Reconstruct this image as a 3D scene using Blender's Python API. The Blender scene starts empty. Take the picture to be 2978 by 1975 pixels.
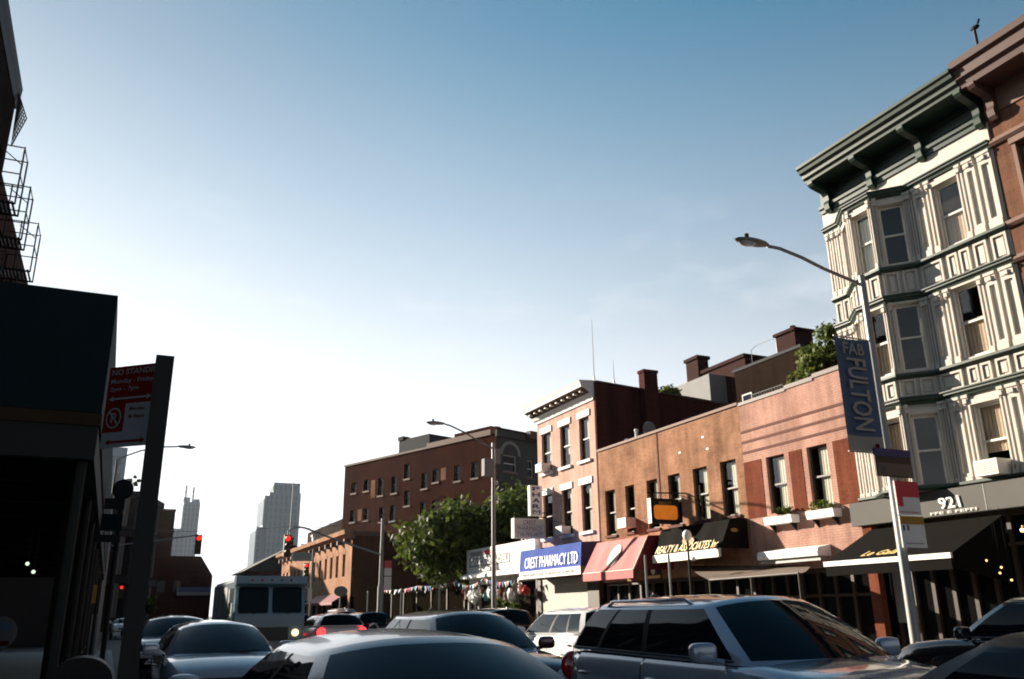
import bpy, bmesh, math, random
from mathutils import Vector, Matrix
random.seed(11)
sc = bpy.context.scene
col = sc.collection
R = math.radians

# ------------------------------------------------------------------ camera
cam_d = bpy.data.cameras.new("camera")
cam = bpy.data.objects.new("camera", cam_d)
col.objects.link(cam)
yaw, pitch, roll = R(24.64), R(17.86), R(0.7)
fw = Vector((math.sin(yaw)*math.cos(pitch), math.cos(yaw)*math.cos(pitch), math.sin(pitch)))
rt = Vector((math.cos(yaw), -math.sin(yaw), 0))
up = rt.cross(fw)
r2 = rt*math.cos(roll) - up*math.sin(roll)
u2 = up*math.cos(roll) + rt*math.sin(roll)
cam.matrix_world = Matrix(((r2.x, u2.x, -fw.x, 0), (r2.y, u2.y, -fw.y, 0), (r2.z, u2.z, -fw.z, 1.55), (0, 0, 0, 1)))
cam_d.sensor_width = 36.0
cam_d.lens = 29.77
cam_d.clip_start = 0.05
cam_d.clip_end = 6000
sc.camera = cam

# ------------------------------------------------------------------ sky and sun
SUN_AZ, SUN_EL = R(-28.0), R(18.5)          # azimuth from +Y, negative = left of the street
w = bpy.data.worlds.new("World"); sc.world = w
w.use_nodes = True
nt = w.node_tree
bg = nt.nodes["Background"]
sky = nt.nodes.new("ShaderNodeTexSky")
sky.sky_type = 'NISHITA'; sky.sun_disc = False
sky.sun_elevation = SUN_EL; sky.sun_rotation = SUN_AZ
sky.air_density = 1.0; sky.dust_density = 0.9; sky.ozone_density = 1.6
# a few thin clouds, as in the photo's sky
tc = nt.nodes.new("ShaderNodeTexCoord")
mp = nt.nodes.new("ShaderNodeMapping"); mp.inputs['Scale'].default_value = (3.0, 3.0, 9.0)
nz = nt.nodes.new("ShaderNodeTexNoise"); nz.inputs['Scale'].default_value = 2.2; nz.inputs['Detail'].default_value = 7; nz.inputs['Roughness'].default_value = 0.6
cr = nt.nodes.new("ShaderNodeValToRGB"); cr.color_ramp.elements[0].position = 0.53; cr.color_ramp.elements[1].position = 0.80
cr.color_ramp.elements[1].color = (0.5, 0.5, 0.5, 1)
mx = nt.nodes.new("ShaderNodeMixRGB"); mx.inputs['Color2'].default_value = (7.6, 7.8, 8.0, 1)
nt.links.new(tc.outputs['Generated'], mp.inputs['Vector'])
nt.links.new(mp.outputs['Vector'], nz.inputs['Vector'])
nt.links.new(nz.outputs['Fac'], cr.inputs['Fac'])
sepw = nt.nodes.new("ShaderNodeSeparateXYZ"); nt.links.new(tc.outputs['Generated'], sepw.inputs['Vector'])
crz = nt.nodes.new("ShaderNodeValToRGB")      # clouds only low in the sky
crz.color_ramp.elements[0].position = 0.22; crz.color_ramp.elements[0].color = (1, 1, 1, 1)
crz.color_ramp.elements[1].position = 0.5; crz.color_ramp.elements[1].color = (0, 0, 0, 1)
nt.links.new(sepw.outputs['Z'], crz.inputs['Fac'])
mm = nt.nodes.new("ShaderNodeMath"); mm.operation = 'MULTIPLY'
nt.links.new(cr.outputs['Color'], mm.inputs[0]); nt.links.new(crz.outputs['Color'], mm.inputs[1])
nt.links.new(mm.outputs['Value'], mx.inputs['Fac'])
bw = nt.nodes.new("ShaderNodeRGBToBW"); nt.links.new(sky.outputs['Color'], bw.inputs['Color'])
tint = nt.nodes.new("ShaderNodeMixRGB"); tint.blend_type = 'MULTIPLY'; tint.inputs['Fac'].default_value = 1.0
tint.inputs['Color2'].default_value = (1.22, 1.28, 1.36, 1); nt.links.new(bw.outputs['Val'], tint.inputs['Color1'])
hz = nt.nodes.new("ShaderNodeValToRGB")       # the yellow of the low sky is washed out to white by summer haze
hz.color_ramp.elements[0].position = 0.22; hz.color_ramp.elements[0].color = (.92, .92, .92, 1)
hz.color_ramp.elements[1].position = 0.62; hz.color_ramp.elements[1].color = (0.0, 0.0, 0.0, 1)
nt.links.new(sepw.outputs['Z'], hz.inputs['Fac'])
wash = nt.nodes.new("ShaderNodeMixRGB"); nt.links.new(hz.outputs['Color'], wash.inputs['Fac'])
hsv = nt.nodes.new("ShaderNodeHueSaturation"); hsv.inputs['Saturation'].default_value = 1.35; hsv.inputs['Hue'].default_value = 0.486
nt.links.new(sky.outputs['Color'], hsv.inputs['Color'])
nt.links.new(hsv.outputs['Color'], wash.inputs['Color1']); nt.links.new(tint.outputs['Color'], wash.inputs['Color2'])
gr = nt.nodes.new("ShaderNodeValToRGB")       # clear air overhead, thick bright air low down
gr.color_ramp.elements[0].position = 0.22; gr.color_ramp.elements[0].color = (.72, .72, .72, 1)
gr.color_ramp.elements[1].position = 0.68; gr.color_ramp.elements[1].color = (.54, .54, .54, 1)
e3 = gr.color_ramp.elements.new(1.0); e3.color = (.13, .13, .13, 1)
nt.links.new(sepw.outputs['Z'], gr.inputs['Fac'])
grm = nt.nodes.new("ShaderNodeVectorMath"); grm.operation = 'MULTIPLY'; grs = nt.nodes.new("ShaderNodeVectorMath"); grs.operation = 'SCALE'; grs.inputs['Scale'].default_value = 5.5
nt.links.new(wash.outputs['Color'], grm.inputs[0]); nt.links.new(gr.outputs['Color'], grm.inputs[1]); nt.links.new(grm.outputs['Vector'], grs.inputs[0])
# hazy air glows towards the sun and is much darker on the far side of the sky; nothing outshines the film's white
dt = nt.nodes.new("ShaderNodeVectorMath"); dt.operation = 'DOT_PRODUCT'; dt.inputs[1].default_value = (math.sin(SUN_AZ), math.cos(SUN_AZ), 0)
nt.links.new(tc.outputs['Generated'], dt.inputs[0])
mr = nt.nodes.new("ShaderNodeMapRange"); mr.inputs['From Min'].default_value = -.5; mr.inputs['From Max'].default_value = .6; mr.inputs['To Min'].default_value = .2; mr.inputs['To Max'].default_value = 1.0
nt.links.new(dt.outputs['Value'], mr.inputs['Value'])
gs2 = nt.nodes.new("ShaderNodeVectorMath"); gs2.operation = 'SCALE'; nt.links.new(grs.outputs['Vector'], gs2.inputs[0]); nt.links.new(mr.outputs['Result'], gs2.inputs['Scale'])
cap = nt.nodes.new("ShaderNodeValToRGB"); cap.color_ramp.elements[0].position = 0.20; cap.color_ramp.elements[0].color = (.88, .91, .94, 1)
cap.color_ramp.elements[1].position = 0.74; cap.color_ramp.elements[1].color = (.11, .195, .29, 1)
for zp, cc in ((.33, (.66, .72, .77)), (.46, (.44, .53, .60)), (.57, (.29, .38, .455))):
    ee = cap.color_ramp.elements.new(zp); ee.color = cc+(1,)
nt.links.new(sepw.outputs['Z'], cap.inputs['Fac'])
cps = nt.nodes.new("ShaderNodeVectorMath"); cps.operation = 'SCALE'; cps.inputs['Scale'].default_value = 14.5
nt.links.new(cap.outputs['Color'], cps.inputs[0])
# soft shoulder: c*cap/(c+cap)
mu_ = nt.nodes.new("ShaderNodeVectorMath"); mu_.operation = 'MULTIPLY'; ad_ = nt.nodes.new("ShaderNodeVectorMath"); ad_.operation = 'ADD'; dv_ = nt.nodes.new("ShaderNodeVectorMath"); dv_.operation = 'DIVIDE'
for nd in (mu_, ad_): nt.links.new(gs2.outputs['Vector'], nd.inputs[0]); nt.links.new(cps.outputs['Vector'], nd.inputs[1])
nt.links.new(mu_.outputs['Vector'], dv_.inputs[0]); nt.links.new(ad_.outputs['Vector'], dv_.inputs[1])
nt.links.new(dv_.outputs['Vector'], mx.inputs['Color1'])
nt.links.new(mx.outputs['Color'], bg.inputs['Color'])
bg.inputs['Strength'].default_value = 0.05

sl = bpy.data.lights.new("sun", 'SUN'); sun = bpy.data.objects.new("sun", sl); col.objects.link(sun)
sl.energy = 5.0; sl.angle = R(0.5); sl.color = (1.0, 0.89, 0.74)
sd = Vector((math.sin(SUN_AZ)*math.cos(SUN_EL), math.cos(SUN_AZ)*math.cos(SUN_EL), math.sin(SUN_EL)))
sun.rotation_euler = (-sd).to_track_quat('-Z', 'Y').to_euler()
sun.location = (0, 0, 60)

sc.view_settings.view_transform = 'Standard'
sc.view_settings.look = 'None'
sc.view_settings.gamma = 1.0
sc.view_settings.exposure = 1.5
sc.cycles.max_bounces = 6
sc.cycles.transparent_max_bounces = 12
sc.cycles.filter_width = 1.9

# ------------------------------------------------------------------ materials
def new_mat(name):
    m = bpy.data.materials.new(name); m.use_nodes = True
    return m, m.node_tree, m.node_tree.nodes["Principled BSDF"]
def setc(b, k, v): b.inputs[k].default_value = v

def plain(name, c, rough=0.6, metal=0.0, coat=0.0, var=0.18, scale=3.0, emit=None, es=1.0, spec=0.5, bump=0.0):
    m, t, b = new_mat(name)
    setc(b, 'Roughness', rough); setc(b, 'Metallic', metal); setc(b, 'Coat Weight', coat); setc(b, 'Coat Roughness', 0.04)
    setc(b, 'Specular IOR Level', spec)
    co = t.nodes.new("ShaderNodeTexCoord")
    n = t.nodes.new("ShaderNodeTexNoise"); n.inputs['Scale'].default_value = scale; n.inputs['Detail'].default_value = 6; n.inputs['Roughness'].default_value = 0.62
    t.links.new(co.outputs['Object'], n.inputs['Vector'])
    mix = t.nodes.new("ShaderNodeMixRGB")
    mix.inputs['Color1'].default_value = tuple(x*(1-var) for x in c)+(1,)
    mix.inputs['Color2'].default_value = tuple(min(1, x*(1+var)) for x in c)+(1,)
    t.links.new(n.outputs['Fac'], mix.inputs['Fac'])
    t.links.new(mix.outputs['Color'], b.inputs['Base Color'])
    if bump:
        bp = t.nodes.new("ShaderNodeBump"); bp.inputs['Strength'].default_value = bump; bp.inputs['Distance'].default_value = 0.02
        t.links.new(n.outputs['Fac'], bp.inputs['Height']); t.links.new(bp.outputs['Normal'], b.inputs['Normal'])
    if emit:
        setc(b, 'Emission Color', tuple(emit)+(1,)); setc(b, 'Emission Strength', es)
    return m

def brick(name, c1, c2, mortar, axis='YZ', row=0.07, width=0.215, stain=0.35, streak=False, ssc=0.45):
    m, t, b = new_mat(name)
    setc(b, 'Roughness', 0.95); setc(b, 'Specular IOR Level', 0.02)
    co = t.nodes.new("ShaderNodeTexCoord"); s = t.nodes.new("ShaderNodeSeparateXYZ"); c = t.nodes.new("ShaderNodeCombineXYZ")
    t.links.new(co.outputs['Object'], s.inputs['Vector'])
    t.links.new(s.outputs['Y' if axis == 'YZ' else 'X'], c.inputs['X']); t.links.new(s.outputs['Z'], c.inputs['Y'])
    br = t.nodes.new("ShaderNodeTexBrick")
    br.inputs['Scale'].default_value = 1.0; br.inputs['Brick Width'].default_value = width; br.inputs['Row Height'].default_value = row
    br.inputs['Mortar Size'].default_value = 0.009; br.inputs['Mortar Smooth'].default_value = 0.3; br.inputs['Bias'].default_value = 0.0
    br.inputs['Color1'].default_value = c1+(1,); br.inputs['Color2'].default_value = c2+(1,); br.inputs['Mortar'].default_value = mortar+(1,)
    t.links.new(c.outputs['Vector'], br.inputs['Vector'])
    mp = t.nodes.new("ShaderNodeMapping")
    mp.inputs['Scale'].default_value = (1.0, 1.0, 0.12) if streak else (1, 1, 1)
    t.links.new(co.outputs['Object'], mp.inputs['Vector'])
    n = t.nodes.new("ShaderNodeTexNoise"); n.inputs['Scale'].default_value = ssc if not streak else 1.3; n.inputs['Detail'].default_value = 9; n.inputs['Roughness'].default_value = 0.65
    t.links.new(mp.outputs['Vector'], n.inputs['Vector'])
    r = t.nodes.new("ShaderNodeValToRGB"); r.color_ramp.elements[0].position = 0.35; r.color_ramp.elements[1].position = 0.68
    lo = 1.0-stain; r.color_ramp.elements[0].color = (lo, lo, lo, 1); r.color_ramp.elements[1].color = (1.12, 1.1, 1.08, 1)
    t.links.new(n.outputs['Fac'], r.inputs['Fac'])
    mu = t.nodes.new("ShaderNodeMixRGB"); mu.blend_type = 'MULTIPLY'; mu.inputs['Fac'].default_value = 1.0
    t.links.new(br.outputs['Color'], mu.inputs['Color1']); t.links.new(r.outputs['Color'], mu.inputs['Color2'])
    # rain streaks below sills and copings
    mps = t.nodes.new("ShaderNodeMapping"); mps.inputs['Scale'].default_value = (2.6, 2.6, .22); t.links.new(co.outputs['Object'], mps.inputs['Vector'])
    ns = t.nodes.new("ShaderNodeTexNoise"); ns.inputs['Scale'].default_value = 1.0; ns.inputs['Detail'].default_value = 7; ns.inputs['Roughness'].default_value = .7; t.links.new(mps.outputs['Vector'], ns.inputs['Vector'])
    rs_ = t.nodes.new("ShaderNodeValToRGB"); rs_.color_ramp.elements[0].position = .38; rs_.color_ramp.elements[0].color = (.70, .67, .64, 1); rs_.color_ramp.elements[1].position = .58
    t.links.new(ns.outputs['Fac'], rs_.inputs['Fac'])
    mus = t.nodes.new("ShaderNodeMixRGB"); mus.blend_type = 'MULTIPLY'; mus.inputs['Fac'].default_value = .8
    t.links.new(mu.outputs['Color'], mus.inputs['Color1']); t.links.new(rs_.outputs['Color'], mus.inputs['Color2']); mu = mus
    # fine grain, worn faces
    n2 = t.nodes.new("ShaderNodeTexNoise"); n2.inputs['Scale'].default_value = 22.0; n2.inputs['Detail'].default_value = 4
    t.links.new(co.outputs['Object'], n2.inputs['Vector'])
    r2_ = t.nodes.new("ShaderNodeValToRGB"); r2_.color_ramp.elements[0].color = (.86, .86, .86, 1); r2_.color_ramp.elements[1].color = (1.12, 1.12, 1.12, 1)
    r2_.color_ramp.elements[0].position = 0.3; r2_.color_ramp.elements[1].position = 0.7
    t.links.new(n2.outputs['Fac'], r2_.inputs['Fac'])
    mu2 = t.nodes.new("ShaderNodeMixRGB"); mu2.blend_type = 'MULTIPLY'; mu2.inputs['Fac'].default_value = 1.0
    t.links.new(mu.outputs['Color'], mu2.inputs['Color1']); t.links.new(r2_.outputs['Color'], mu2.inputs['Color2'])
    t.links.new(mu2.outputs['Color'], b.inputs['Base Color'])
    bp = t.nodes.new("ShaderNodeBump"); bp.inputs['Strength'].default_value = 0.35; bp.inputs['Distance'].default_value = 0.01
    t.links.new(br.outputs['Fac'], bp.inputs['Height']); bp.invert = True
    t.links.new(bp.outputs['Normal'], b.inputs['Normal'])
    return m

def glass_mat(name, tint=(0.88, 0.9, 0.9)):
    m = bpy.data.materials.new(name); m.use_nodes = True; t = m.node_tree
    t.nodes.remove(t.nodes["Principled BSDF"]); out = t.nodes["Material Output"]
    tr = t.nodes.new("ShaderNodeBsdfTransparent"); tr.inputs['Color'].default_value = tint+(1,)
    gl = t.nodes.new("ShaderNodeBsdfGlossy"); gl.inputs['Roughness'].default_value = 0.02
    co = t.nodes.new("ShaderNodeTexCoord"); n = t.nodes.new("ShaderNodeTexNoise"); n.inputs['Scale'].default_value = 1.4
    t.links.new(co.outputs['Object'], n.inputs['Vector'])
    bp = t.nodes.new("ShaderNodeBump"); bp.inputs['Strength'].default_value = 0.06; t.links.new(n.outputs['Fac'], bp.inputs['Height'])
    t.links.new(bp.outputs['Normal'], gl.inputs['Normal'])
    lw = t.nodes.new("ShaderNodeLayerWeight"); lw.inputs['Blend'].default_value = 0.5
    pw = t.nodes.new("ShaderNodeMath"); pw.operation = 'POWER'; pw.inputs[1].default_value = 4.5; t.links.new(lw.outputs['Facing'], pw.inputs[0])
    fr = t.nodes.new("ShaderNodeMapRange"); fr.inputs['To Min'].default_value = .07; fr.inputs['To Max'].default_value = .95; t.links.new(pw.outputs['Value'], fr.inputs['Value'])
    mx = t.nodes.new("ShaderNodeMixShader")
    t.links.new(fr.outputs['Result'], mx.inputs['Fac']); t.links.new(tr.outputs['BSDF'], mx.inputs[1]); t.links.new(gl.outputs['BSDF'], mx.inputs[2])
    t.links.new(mx.outputs['Shader'], out.inputs['Surface'])
    return m

def leaf_mat(name, dark, light):
    m = bpy.data.materials.new(name); m.use_nodes = True; t = m.node_tree
    b = t.nodes["Principled BSDF"]; out = t.nodes["Material Output"]
    setc(b, 'Roughness', 0.65); setc(b, 'Specular IOR Level', 0.25)
    g = t.nodes.new("ShaderNodeNewGeometry"); r = t.nodes.new("ShaderNodeValToRGB")
    r.color_ramp.elements[0].color = dark+(1,); r.color_ramp.elements[1].color = light+(1,)
    t.links.new(g.outputs['Random Per Island'], r.inputs['Fac']); t.links.new(r.outputs['Color'], b.inputs['Base Color'])
    tl = t.nodes.new("ShaderNodeBsdfTranslucent"); t.links.new(r.outputs['Color'], tl.inputs['Color'])
    mx = t.nodes.new("ShaderNodeMixShader"); mx.inputs['Fac'].default_value = 0.35
    t.links.new(b.outputs['BSDF'], mx.inputs[1]); t.links.new(tl.outputs['BSDF'], mx.inputs[2]); t.links.new(mx.outputs['Shader'], out.inputs['Surface'])
    return m

M = {}
M['asphalt'] = plain('asphalt', (.05, .05, .052), .85, var=.3, scale=1.2, bump=.2)
M['ground'] = plain('ground', (.07, .068, .06), .95, var=.25, scale=.2)
M['concrete'] = plain('concrete', (.20, .195, .18), .9, var=.2, scale=1.5, bump=.1)
M['kerb'] = plain('kerb', (.27, .26, .25), .85)
M['white_line'] = plain('white_line', (.7, .7, .68), .7)
M['yellow_line'] = plain('yellow_line', (.6, .42, .06), .7)
M['cream'] = plain('cream_paint', (.505, .46, .40), .6, var=.2, scale=1.6, spec=.25)
M['green'] = plain('green_paint', (.011, .030, .018), .45, var=.3, scale=3)
M['dkgreen'] = plain('dark_green_plywood', (.004, .013, .015), .8, var=.3, scale=1.5, spec=.15)
M['timber'] = plain('timber', (0.032, 0.016, 0.006), .8, var=.35, scale=2, spec=.2)
M['brown'] = brick('brown_stone', (0.188, 0.098, 0.068), (0.165, 0.083, 0.056), (0.150, 0.075, 0.053), row=.3, width=.8, stain=.25)
M['brown_trim'] = plain('brown_trim', (0.165, 0.090, 0.064), .75)
M['dkbrown'] = plain('dark_brown_paint', (.07, .028, .02), .6)
M['pink'] = brick('pink_brick', (.52, .305, .245), (.48, .28, .225), (.39, .235, .19), stain=.26, ssc=.8)
M['redpanel'] = brick('red_brick', (0.194, 0.061, 0.036), (0.169, 0.050, 0.030), (0.158, 0.065, 0.043), stain=.2, ssc=.9)
M['darkline'] = plain('dark_red_course', (.10, .03, .02), .9)
M['orange'] = brick('orange_brick', (.43, .225, .138), (.34, .168, .10), (.37, .25, .18), stain=.42, ssc=.8)
M['rose'] = brick('rose_painted_brick', (.60, .40, .335), (.57, .38, .315), (.53, .37, .31), stain=.16, ssc=.8)
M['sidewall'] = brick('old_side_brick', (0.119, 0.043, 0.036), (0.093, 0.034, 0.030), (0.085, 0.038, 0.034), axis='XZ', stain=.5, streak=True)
M['tall'] = brick('tall_brown_brick', (.072, .021, .012), (.060, .017, .010), (.055, .024, .017), axis='YZ', stain=.35, ssc=.3)
M['tallx'] = brick('tall_brown_brick', (.072, .021, .012), (.060, .017, .010), (.055, .024, .017), axis='XZ', stain=.35, ssc=.3)
M['grey_front'] = plain('grey_front_stone', (0.0550, 0.0523, 0.0495), .85, var=.25, scale=.8)
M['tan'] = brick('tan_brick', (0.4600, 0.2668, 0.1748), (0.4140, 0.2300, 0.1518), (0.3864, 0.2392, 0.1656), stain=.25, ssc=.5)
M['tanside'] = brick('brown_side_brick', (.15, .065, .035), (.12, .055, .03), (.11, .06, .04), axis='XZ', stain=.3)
M['white'] = plain('white_paint', (.80, .79, .76), .5, var=.07)
M['offwhite'] = plain('offwhite_panel', (.62, .59, .53), .55, var=.12, scale=1.5)
M['stone'] = plain('white_stone', (.74, .73, .70), .8, var=.1)
M['grey'] = plain('grey_metal', (.24, .235, .23), .5, metal=.3)
M['fascia'] = plain('grey_fascia', (0.108, 0.101, 0.092),   .7, metal=0.0, spec=.15, var=.18, scale=1.1)
M['galv'] = plain('galvanised_steel', (.25, .25, .245), .5, metal=.4, var=.15, scale=6)
M['black'] = plain('black_metal', (.008, .008, .009), .6, spec=.2)
M['blackfab'] = plain('black_canvas', (.008, .007, .006), .9, var=.25, spec=.04)
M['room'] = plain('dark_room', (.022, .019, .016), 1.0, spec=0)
M['roofing'] = plain('tar_roof', (.05, .048, .045), .95)
M['frame'] = plain('cream_sash', (.60, .56, .50), .5)
M['brownframe'] = plain('brown_sash', (.06, .045, .035), .5)
M['blind'] = plain('cream_blind', (.66, .62, .50), .9, var=.12, scale=4)
M['tanblind'] = plain('tan_blind', (.50, .37, .26), .9, var=.12, scale=4)
M['pane'] = glass_mat('window_glass')
M['blue'] = plain('blue_canvas', (.055, .095, .34), .85, var=.14, spec=.08)
M['red'] = plain('sunlit_red_vinyl', (.46, .125, .115), .7, var=.12, scale=1.5, spec=.2)  # awning front, the sun's paling put into the red
M['palepink'] = plain('pale_pink_emblem', (.66, .44, .38), .7)
M['dkred'] = plain('maroon_and_shaded_vinyl', (.16, .006, .012), .5)  # shade of the red awning's ends put into colour; far awning's own maroon
M['gold'] = plain('gold_lettering', (.80, .58, .24), .5)
M['ivory'] = plain('ivory_letter', (.85, .78, .62), .5)
M['navy'] = plain('navy_letter_and_shade', (.03, .03, .12), .6)  # letters; also the blue awning's ends, with shade put into the colour
M['bannerblue'] = plain('banner_blue', (.055, .095, .165), .75, var=.15)
M['bannergrey'] = plain('banner_grey', (.27, .25, .225), .75)
M['taupe'] = plain('taupe_canvas', (.14, .10, .075), .85, var=.15, scale=2)
M['orangelit'] = plain('amber_sign_face', (.55, .17, .02), .5, emit=(1.0, .25, .01), es=.12, var=.35, scale=6)
M['signred'] = plain('sign_red', (.50, .03, .045), .5)
M['signwhite'] = plain('sign_white', (.62, .62, .62), .5)
M['signink'] = plain('sign_ink', (.06, .06, .07), .6)
M['signyellow'] = plain('sign_yellow', (.30, .17, .02), .6)
M['nsred'] = plain('shaded_sign_red', (.065, .004, .003), .95, spec=0)  # red darkened to stand for the sign's backlit shade
M['nswhite'] = plain('shaded_sign_white', (.105, .112, .125), .95, spec=0)  # white greyed down to stand for the same backlit shade
M['rust'] = plain('rusty_channel_steel', (.014, .012, .009), .8, metal=.2)
M['tyre'] = plain('tyre', (.015, .015, .015), .85)
M['rim'] = plain('wheel_rim', (.35, .35, .36), .35, metal=.8)
M['carglass'] = plain('car_glass', (.003, .006, .009), .03, spec=.2, var=.05)
M['trimblack'] = plain('car_trim', (.012, .012, .013), .4)
M['rubber'] = plain('car_rubber', (.005, .005, .006), .6, spec=.08)
M['headlight'] = plain('headlight_lens', (.55, .56, .58), .08, coat=1)
M['headlit'] = plain('lit_headlight', (.9, .7, .4), .2, emit=(1, .6, .25), es=1.2)
M['tail'] = plain('tail_lens', (.35, .01, .015), .12, coat=1)
M['taillit'] = plain('lit_tail_lens', (.8, .02, .02), .2, emit=(1, .02, .02), es=2.2)
M['redlamp'] = plain('lit_red_signal', (.8, .03, .02), .3, emit=(1, .018, .01), es=.7)
M['amberlamp'] = plain('lit_hand_signal', (.8, .2, .02), .3, emit=(1, .10, .01), es=.5)
M['bulb'] = plain('lit_bulb', (.9, .8, .6), .3, emit=(1.0, .62, .22), es=.8)
M['bulbcool'] = plain('lit_cool_bulb', (.8, .9, .8), .3, emit=(.75, 1.0, .7), es=.45)
M['globe'] = plain('white_globe', (.85, .84, .8), .3)
M['signal'] = plain('signal_housing', (.05, .04, .012), .6)
M['sigyellow'] = plain('signal_yellow', (.30, .17, .02), .5)
M['leaf'] = leaf_mat('street_tree_leaves', (.022, .042, .008), (.105, .135, .024))
M['leaf2'] = leaf_mat('yellow_green_leaves', (.04, .07, .010), (.15, .17, .03))
M['bark'] = plain('bark', (.07, .05, .035), .95, var=.4, scale=5)
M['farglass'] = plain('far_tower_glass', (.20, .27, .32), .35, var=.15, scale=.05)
M['farstone'] = plain('hazed_tower_stone', (.33, .38, .43), .8, var=.12, scale=.05)  # paled and blued so the distance haze sits in the colour
M['slate'] = plain('slate_roof', (.022, .022, .025), .9)
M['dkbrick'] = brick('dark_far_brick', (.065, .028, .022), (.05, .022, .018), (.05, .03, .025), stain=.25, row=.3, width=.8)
M['limestone'] = plain('dark_limestone', (.018, .014, .013), .95, var=.25, scale=.5)  # very dark stone, also used on the corner block
M['colstone'] = plain('pale_column_stone', (.10, .088, .08), .85, var=.2)
M['stucco'] = plain('grey_stucco', (.23, .225, .22), .9, var=.18, scale=1.5)
M['oldred'] = plain('old_red_roof', (.032, .011, .009), .9, var=.3, spec=.1)
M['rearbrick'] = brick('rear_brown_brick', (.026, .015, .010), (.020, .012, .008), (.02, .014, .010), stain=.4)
M['hoard'] = plain('hoarding_board', (.008, .006, .004), .95, var=.3, spec=0)
M['shutter'] = plain('steel_shutter', (.33, .31, .26), .6, metal=.1)
M['flagred'] = plain('flag_red', (.55, .02, .03), .7)
M['flagblue'] = plain('flag_blue', (.03, .12, .32), .7)
M['flagwhite'] = plain('flag_white', (.75, .74, .70), .7)
M['flagteal'] = plain('flag_teal', (.05, .22, .22), .7)
M['net'] = plain('safety_net', (.05, .05, .05), .9)
M['wood'] = plain('shopfront_wood', (0.0315, 0.0168, 0.0070), .6, var=.3)

def paint(name, c, metal=.35, rough=.18):
    return plain(name, c, rough, metal=metal, coat=1.0, var=.04, scale=8)
P_DARK = plain('dark_blue_car_paint', (.035, .048, .085), .2, coat=.55, var=.04, scale=8, spec=.4)
P_BLACK = paint('black_car_paint', (.012, .014, .018), .2)
P_SILVER = paint('silver_car_paint', (.25, .285, .355), .25)
P_LIGHT = paint('light_silver_car_paint', (.46, .48, .51), .2)
P_DEEP = plain('deep_black_car_paint', (.004, .004, .005), .3, spec=.06)
P_MAROON = paint('maroon_car_paint', (.06, .010, .012), .35)
P_TRUCK = paint('shaded_truck_paint', (.13, .23, .30), 0.0, .35)  # white truck's blue-grey shade mixed into the paint
P_WHITE = paint('white_car_paint', (.78, .78, .77), 0.0)
P_GREY = paint('grey_car_paint', (.12, .125, .135), .5)
P_NAVY = paint('dark_car_paint', (.02, .024, .032), .3)

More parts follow.
